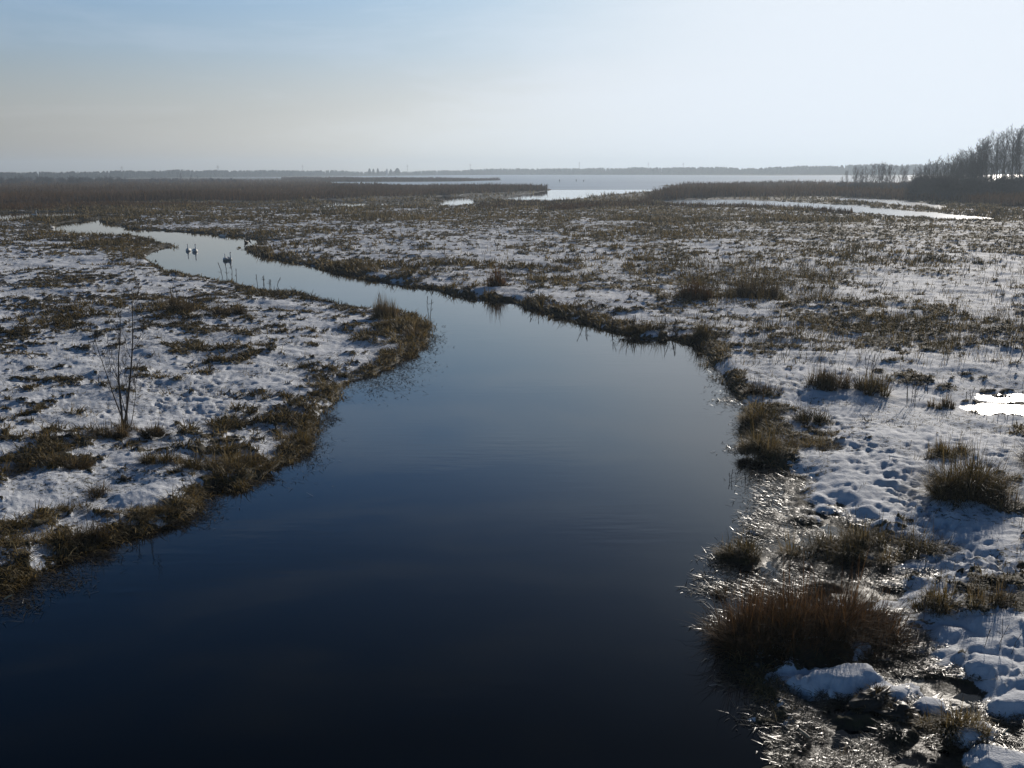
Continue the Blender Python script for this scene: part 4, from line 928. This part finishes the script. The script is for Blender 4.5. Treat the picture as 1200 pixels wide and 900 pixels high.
# ------------------------------------------------------------------ people far out on the ice
def person(px, py, bend, label, rod):
    x, y = gp(px, py)
    b = bend
    hip = Vector((0, 0, .92 - .2 * b)); ch = hip + Vector((math.sin(b) * .42, 0, math.cos(b) * .42)); nk = ch + Vector((math.sin(b) * .16, 0, math.cos(b) * .14)); hd = nk + Vector((math.sin(b) * .1, 0, .16))
    vs_ = [hip, ch, nk, hd, hip + Vector((0, .13, -.04)), Vector((.05 + .15 * b, .15, .48)), Vector((-.02, .15, .06)), Vector((.14, .16, .03)), hip + Vector((0, -.13, -.04)), Vector((.02 + .15 * b, -.15, .48)), Vector((-.06, -.16, .06)), Vector((.1, -.17, .03)),
           ch + Vector((0, .22, .04)), ch + Vector((.08, .27, -.24)), ch + Vector((.28, .22, -.38)), ch + Vector((0, -.22, .04)), ch + Vector((.08, -.28, -.24)), ch + Vector((.28, -.2, -.36))]
    ed = [(0, 1), (1, 2), (2, 3), (0, 4), (4, 5), (5, 6), (6, 7), (0, 8), (8, 9), (9, 10), (10, 11), (1, 12), (12, 13), (13, 14), (1, 15), (15, 16), (16, 17)]
    rad = [.17, .19, .07, .12, .12, .085, .06, .055, .12, .085, .06, .055, .10, .07, .05, .10, .07, .05]
    me = bpy.data.meshes.new('person'); me.from_pydata([tuple(v) for v in vs_], ed, []); me.materials.append(M_coat)
    o = bpy.data.objects.new('person', me); scene.collection.objects.link(o)
    sk = o.modifiers.new('skin', 'SKIN')
    for i, r_ in enumerate(rad): me.skin_vertices[0].data[i].radius = (r_, r_)
    me.skin_vertices[0].data[0].use_root = True
    o.modifiers.new('sub', 'SUBSURF').levels = 1
    o.location = (x, y, 0.03)
    face = link('face', blob('face', .09, .085, .11, 3, M_skin, (12, 8), .05), M_skin, o, tuple(hd + Vector((.05, 0, 0))))
    if rod:
        rd = link('fishing_rod', tube_mesh('fishing_rod', [((0, 0, 0), (.7, 0, .35), .012, .006)], 5), M_mast, loc=(x + ch.x + .28, y - .2, ch.z - .33)); tag(rd, 'thin fishing rod held by the bending figure on the ice', 'fishing rod')
    o.rotation_euler = (0, 0, 0.4)
    return tag(o, label, 'person', 'people standing on the lake ice')
person(655.5, 213.6, .15, 'person in dark clothes on the lake ice, the left of three', False)
person(675.2, 213.2, .02, 'person in dark clothes upright on the lake ice, between the other two', False)
person(683.6, 213.4, .75, 'person in dark clothes bending on the lake ice, the right of three', True)

# ------------------------------------------------------------------ far shore forest
tops = ([-500, 0, 100, 200, 300, 350, 400, 430, 500, 600, 650, 700, 800, 870, 930, 1000, 1060, 1200, 1700], [203, 202, 200.8, 199.2, 199, 199, 199.4, 200.6, 200.2, 197.4, 196.8, 197, 195.4, 196.6, 194.4, 193.2, 192.4, 191, 188])
dists = ([-500, 0, 200, 400, 600, 800, 1000, 1200, 1700], [760, 900, 1250, 1700, 1850, 1560, 1360, 1300, 1300])
fr = np.random.default_rng(21)
V = []; Qf = []; off = 0
NT = 9000
px = fr.uniform(-500, 1700, NT); dep = fr.uniform(0, 110, NT); Dc = np.interp(px, *dists) + dep
ty = np.interp(px, *tops) + (vnoise(px * .05, px * 0, 4) - .5) * 1.4
top = CAM_H + (200.5 - (px - 600) * math.tan(ROLL) - ty) / F_PX * Dc
Hf = np.maximum(top * fr.uniform(0.72, 1.03, NT), 4)
small = fr.random(NT) < 0.3; Hf = np.where(small, Hf * .5, Hf); Dc = np.where(small, Dc - dep - 6, Dc)
xf = (px - 600) / F_PX * Dc; wd = Hf * fr.uniform(0.16, 0.34, NT)
lv = np.array([0, .12, .35, .65, .88, 1.0]); con = fr.random(NT) < .5
prof_c = np.array([.25, 1.0, .8, .45, .2, .03]); prof_d = np.array([.2, .55, 1.0, .95, .55, .08])
S_ = 6
VV = np.zeros((NT, 6, S_, 3))
for a in range(6):
    for k in range(S_):
        th = 2 * math.pi * k / S_ + a * .5
        rr = wd * np.where(con, prof_c[a], prof_d[a]) * fr.uniform(.6, 1.3, NT)
        VV[:, a, k, 0] = xf + np.cos(th) * rr; VV[:, a, k, 1] = Dc + np.sin(th) * rr; VV[:, a, k, 2] = Hf * lv[a] + fr.uniform(-.04, .04, NT) * Hf * (a > 0) - (a == 0) * .5
bs = (np.arange(NT) * 6 * S_)[:, None]
QQ = np.concatenate([bs + np.array([[a * S_ + k, a * S_ + (k + 1) % S_, (a + 1) * S_ + (k + 1) % S_, (a + 1) * S_ + k]]) for a in range(5) for k in range(S_)], 1).reshape(-1, 4)
tag(link('forest', mesh_np('forest', VV.reshape(-1, 3), QQ), M_forest), 'hazy wooded shore all along the horizon', kind='stuff')

# landmarks on the far shore
def on_far(px, D): return (px - 600) / F_PX * D, D
def ht(px, yt, D): return CAM_H + (hor(px) - yt) / F_PX * D
for px, yt, w_, nm, lab in [(437.5, 197.4, 2.2, 0, 'left of three thin tree columns on the far shore'), (442, 198, 2.0, 0, 'middle of three thin tree columns on the far shore'), (447, 197.4, 2.0, 0, 'right of three thin tree columns on the far shore'),
                            (462, 198.2, 2.0, 0, 'thin tree column just right of the pale tower'), (469.5, 197.2, 4.2, 0, 'broadest tree column of the far shore group')]:
    D = 1600; x, y = on_far(px, D); H_ = ht(px, yt, D)
    e = bpy.data.objects.new('poplar_tree', None); scene.collection.objects.link(e); e.location = (x, y, 0.3)
    rings = [((0, 0, H_ * t), w_ * s_ * (1 + .2 * math.sin(7 * t + px)), w_ * s_, math.pi / 2) for t, s_ in ((.12, .3), (.25, .9), (.5, 1.0), (.75, .8), (.92, .45), (1.0, .1))]
    V_ = loft('crown', [(c, a, b, math.pi / 2) for c, a, b, _ in rings], 8)
    link('trunk', tube_mesh('trunk', [((0, 0, -.5), (0, 0, H_ * .3), .4, .3)], 6), M_bark, e); link('crown', V_, M_forest, e); tag(e, lab, 'tree', 'tree columns on the far shore')
def tower(px, yt, D, r0, lab):
    x, y = on_far(px, D); H_ = ht(px, yt, D)
    e = bpy.data.objects.new('tower', None); scene.collection.objects.link(e); e.location = (x, y, 0.3)
    link('shaft', tube_mesh('shaft', [((0, 0, -1), (0, 0, H_ * .9), r0, r0 * .8)], 12), M_pale, e)
    link('roof', tube_mesh('roof', [((0, 0, H_ * .9), (0, 0, H_), r0 * .95, .1)], 12), M_mast, e); tag(e, lab, 'tower')
tower(457.5, 198.0, 1590, 1.8, 'pale tower among the tree columns on the far shore')
def mast(px, yt, D, lab):
    x, y = on_far(px, D); H_ = ht(px, yt, D)
    e = bpy.data.objects.new('mast', None); scene.collection.objects.link(e); e.location = (x, y, 0.3)
    link('pole', tube_mesh('pole', [((0, 0, -1), (0, 0, H_), .55, .3)], 6), M_mast, e)
    link('crossbar', tube_mesh('crossbar', [((-2.2, 0, H_ * .85), (2.2, 0, H_ * .85), .25, .25), ((-1.5, 0, H_ * .95), (1.5, 0, H_ * .95), .2, .2)], 5), M_mast, e); tag(e, lab, 'mast', 'thin masts above the far forest')
for px, yt, lab in [(154, 195.5, 'mast on the left above the bush row'), (264, 194.5, 'mast left of the shoreline gap'), (361, 194, 'mast above the narrow strip of lake'), (481, 193.5, 'mast right of the tree columns'), (553, 192.5, 'mast above the middle of the lake'),
                    (678, 190.5, 'mast above the people on the ice'), (757, 191, 'mast above the bay of the right reed bed'), (797, 191, 'mast standing right of the one above the bay')]:
    mast(px, yt, 1900 if px > 300 else 1450, lab + ', faint on the horizon')

# ------------------------------------------------------------------ haze
hz = bpy.data.meshes.new('haze')
X0, X1, Y0, Y1, Z0, Z1 = -3600, 3600, -500, 3600, -6, 45
hz.from_pydata([(a, b, c) for a in (X0, X1) for b in (Y0, Y1) for c in (Z0, Z1)], [], [(0, 1, 3, 2), (4, 6, 7, 5), (0, 4, 5, 1), (2, 3, 7, 6), (0, 2, 6, 4), (1, 5, 7, 3)]); hz.update()
mh = bpy.data.materials.new('haze'); mh.use_nodes = True; hn = mh.node_tree.nodes; hn.clear()
pv = hn.new('ShaderNodeVolumePrincipled'); pv.inputs['Color'].default_value = (0.74, 0.87, 1.0, 1); pv.inputs['Density'].default_value = 0.00040; pv.inputs['Anisotropy'].default_value = 0.35
ho = hn.new('ShaderNodeOutputMaterial'); mh.node_tree.links.new(pv.outputs[0], ho.inputs['Volume'])
tag(link('haze', hz, mh), 'thin winter haze', kind='stuff')
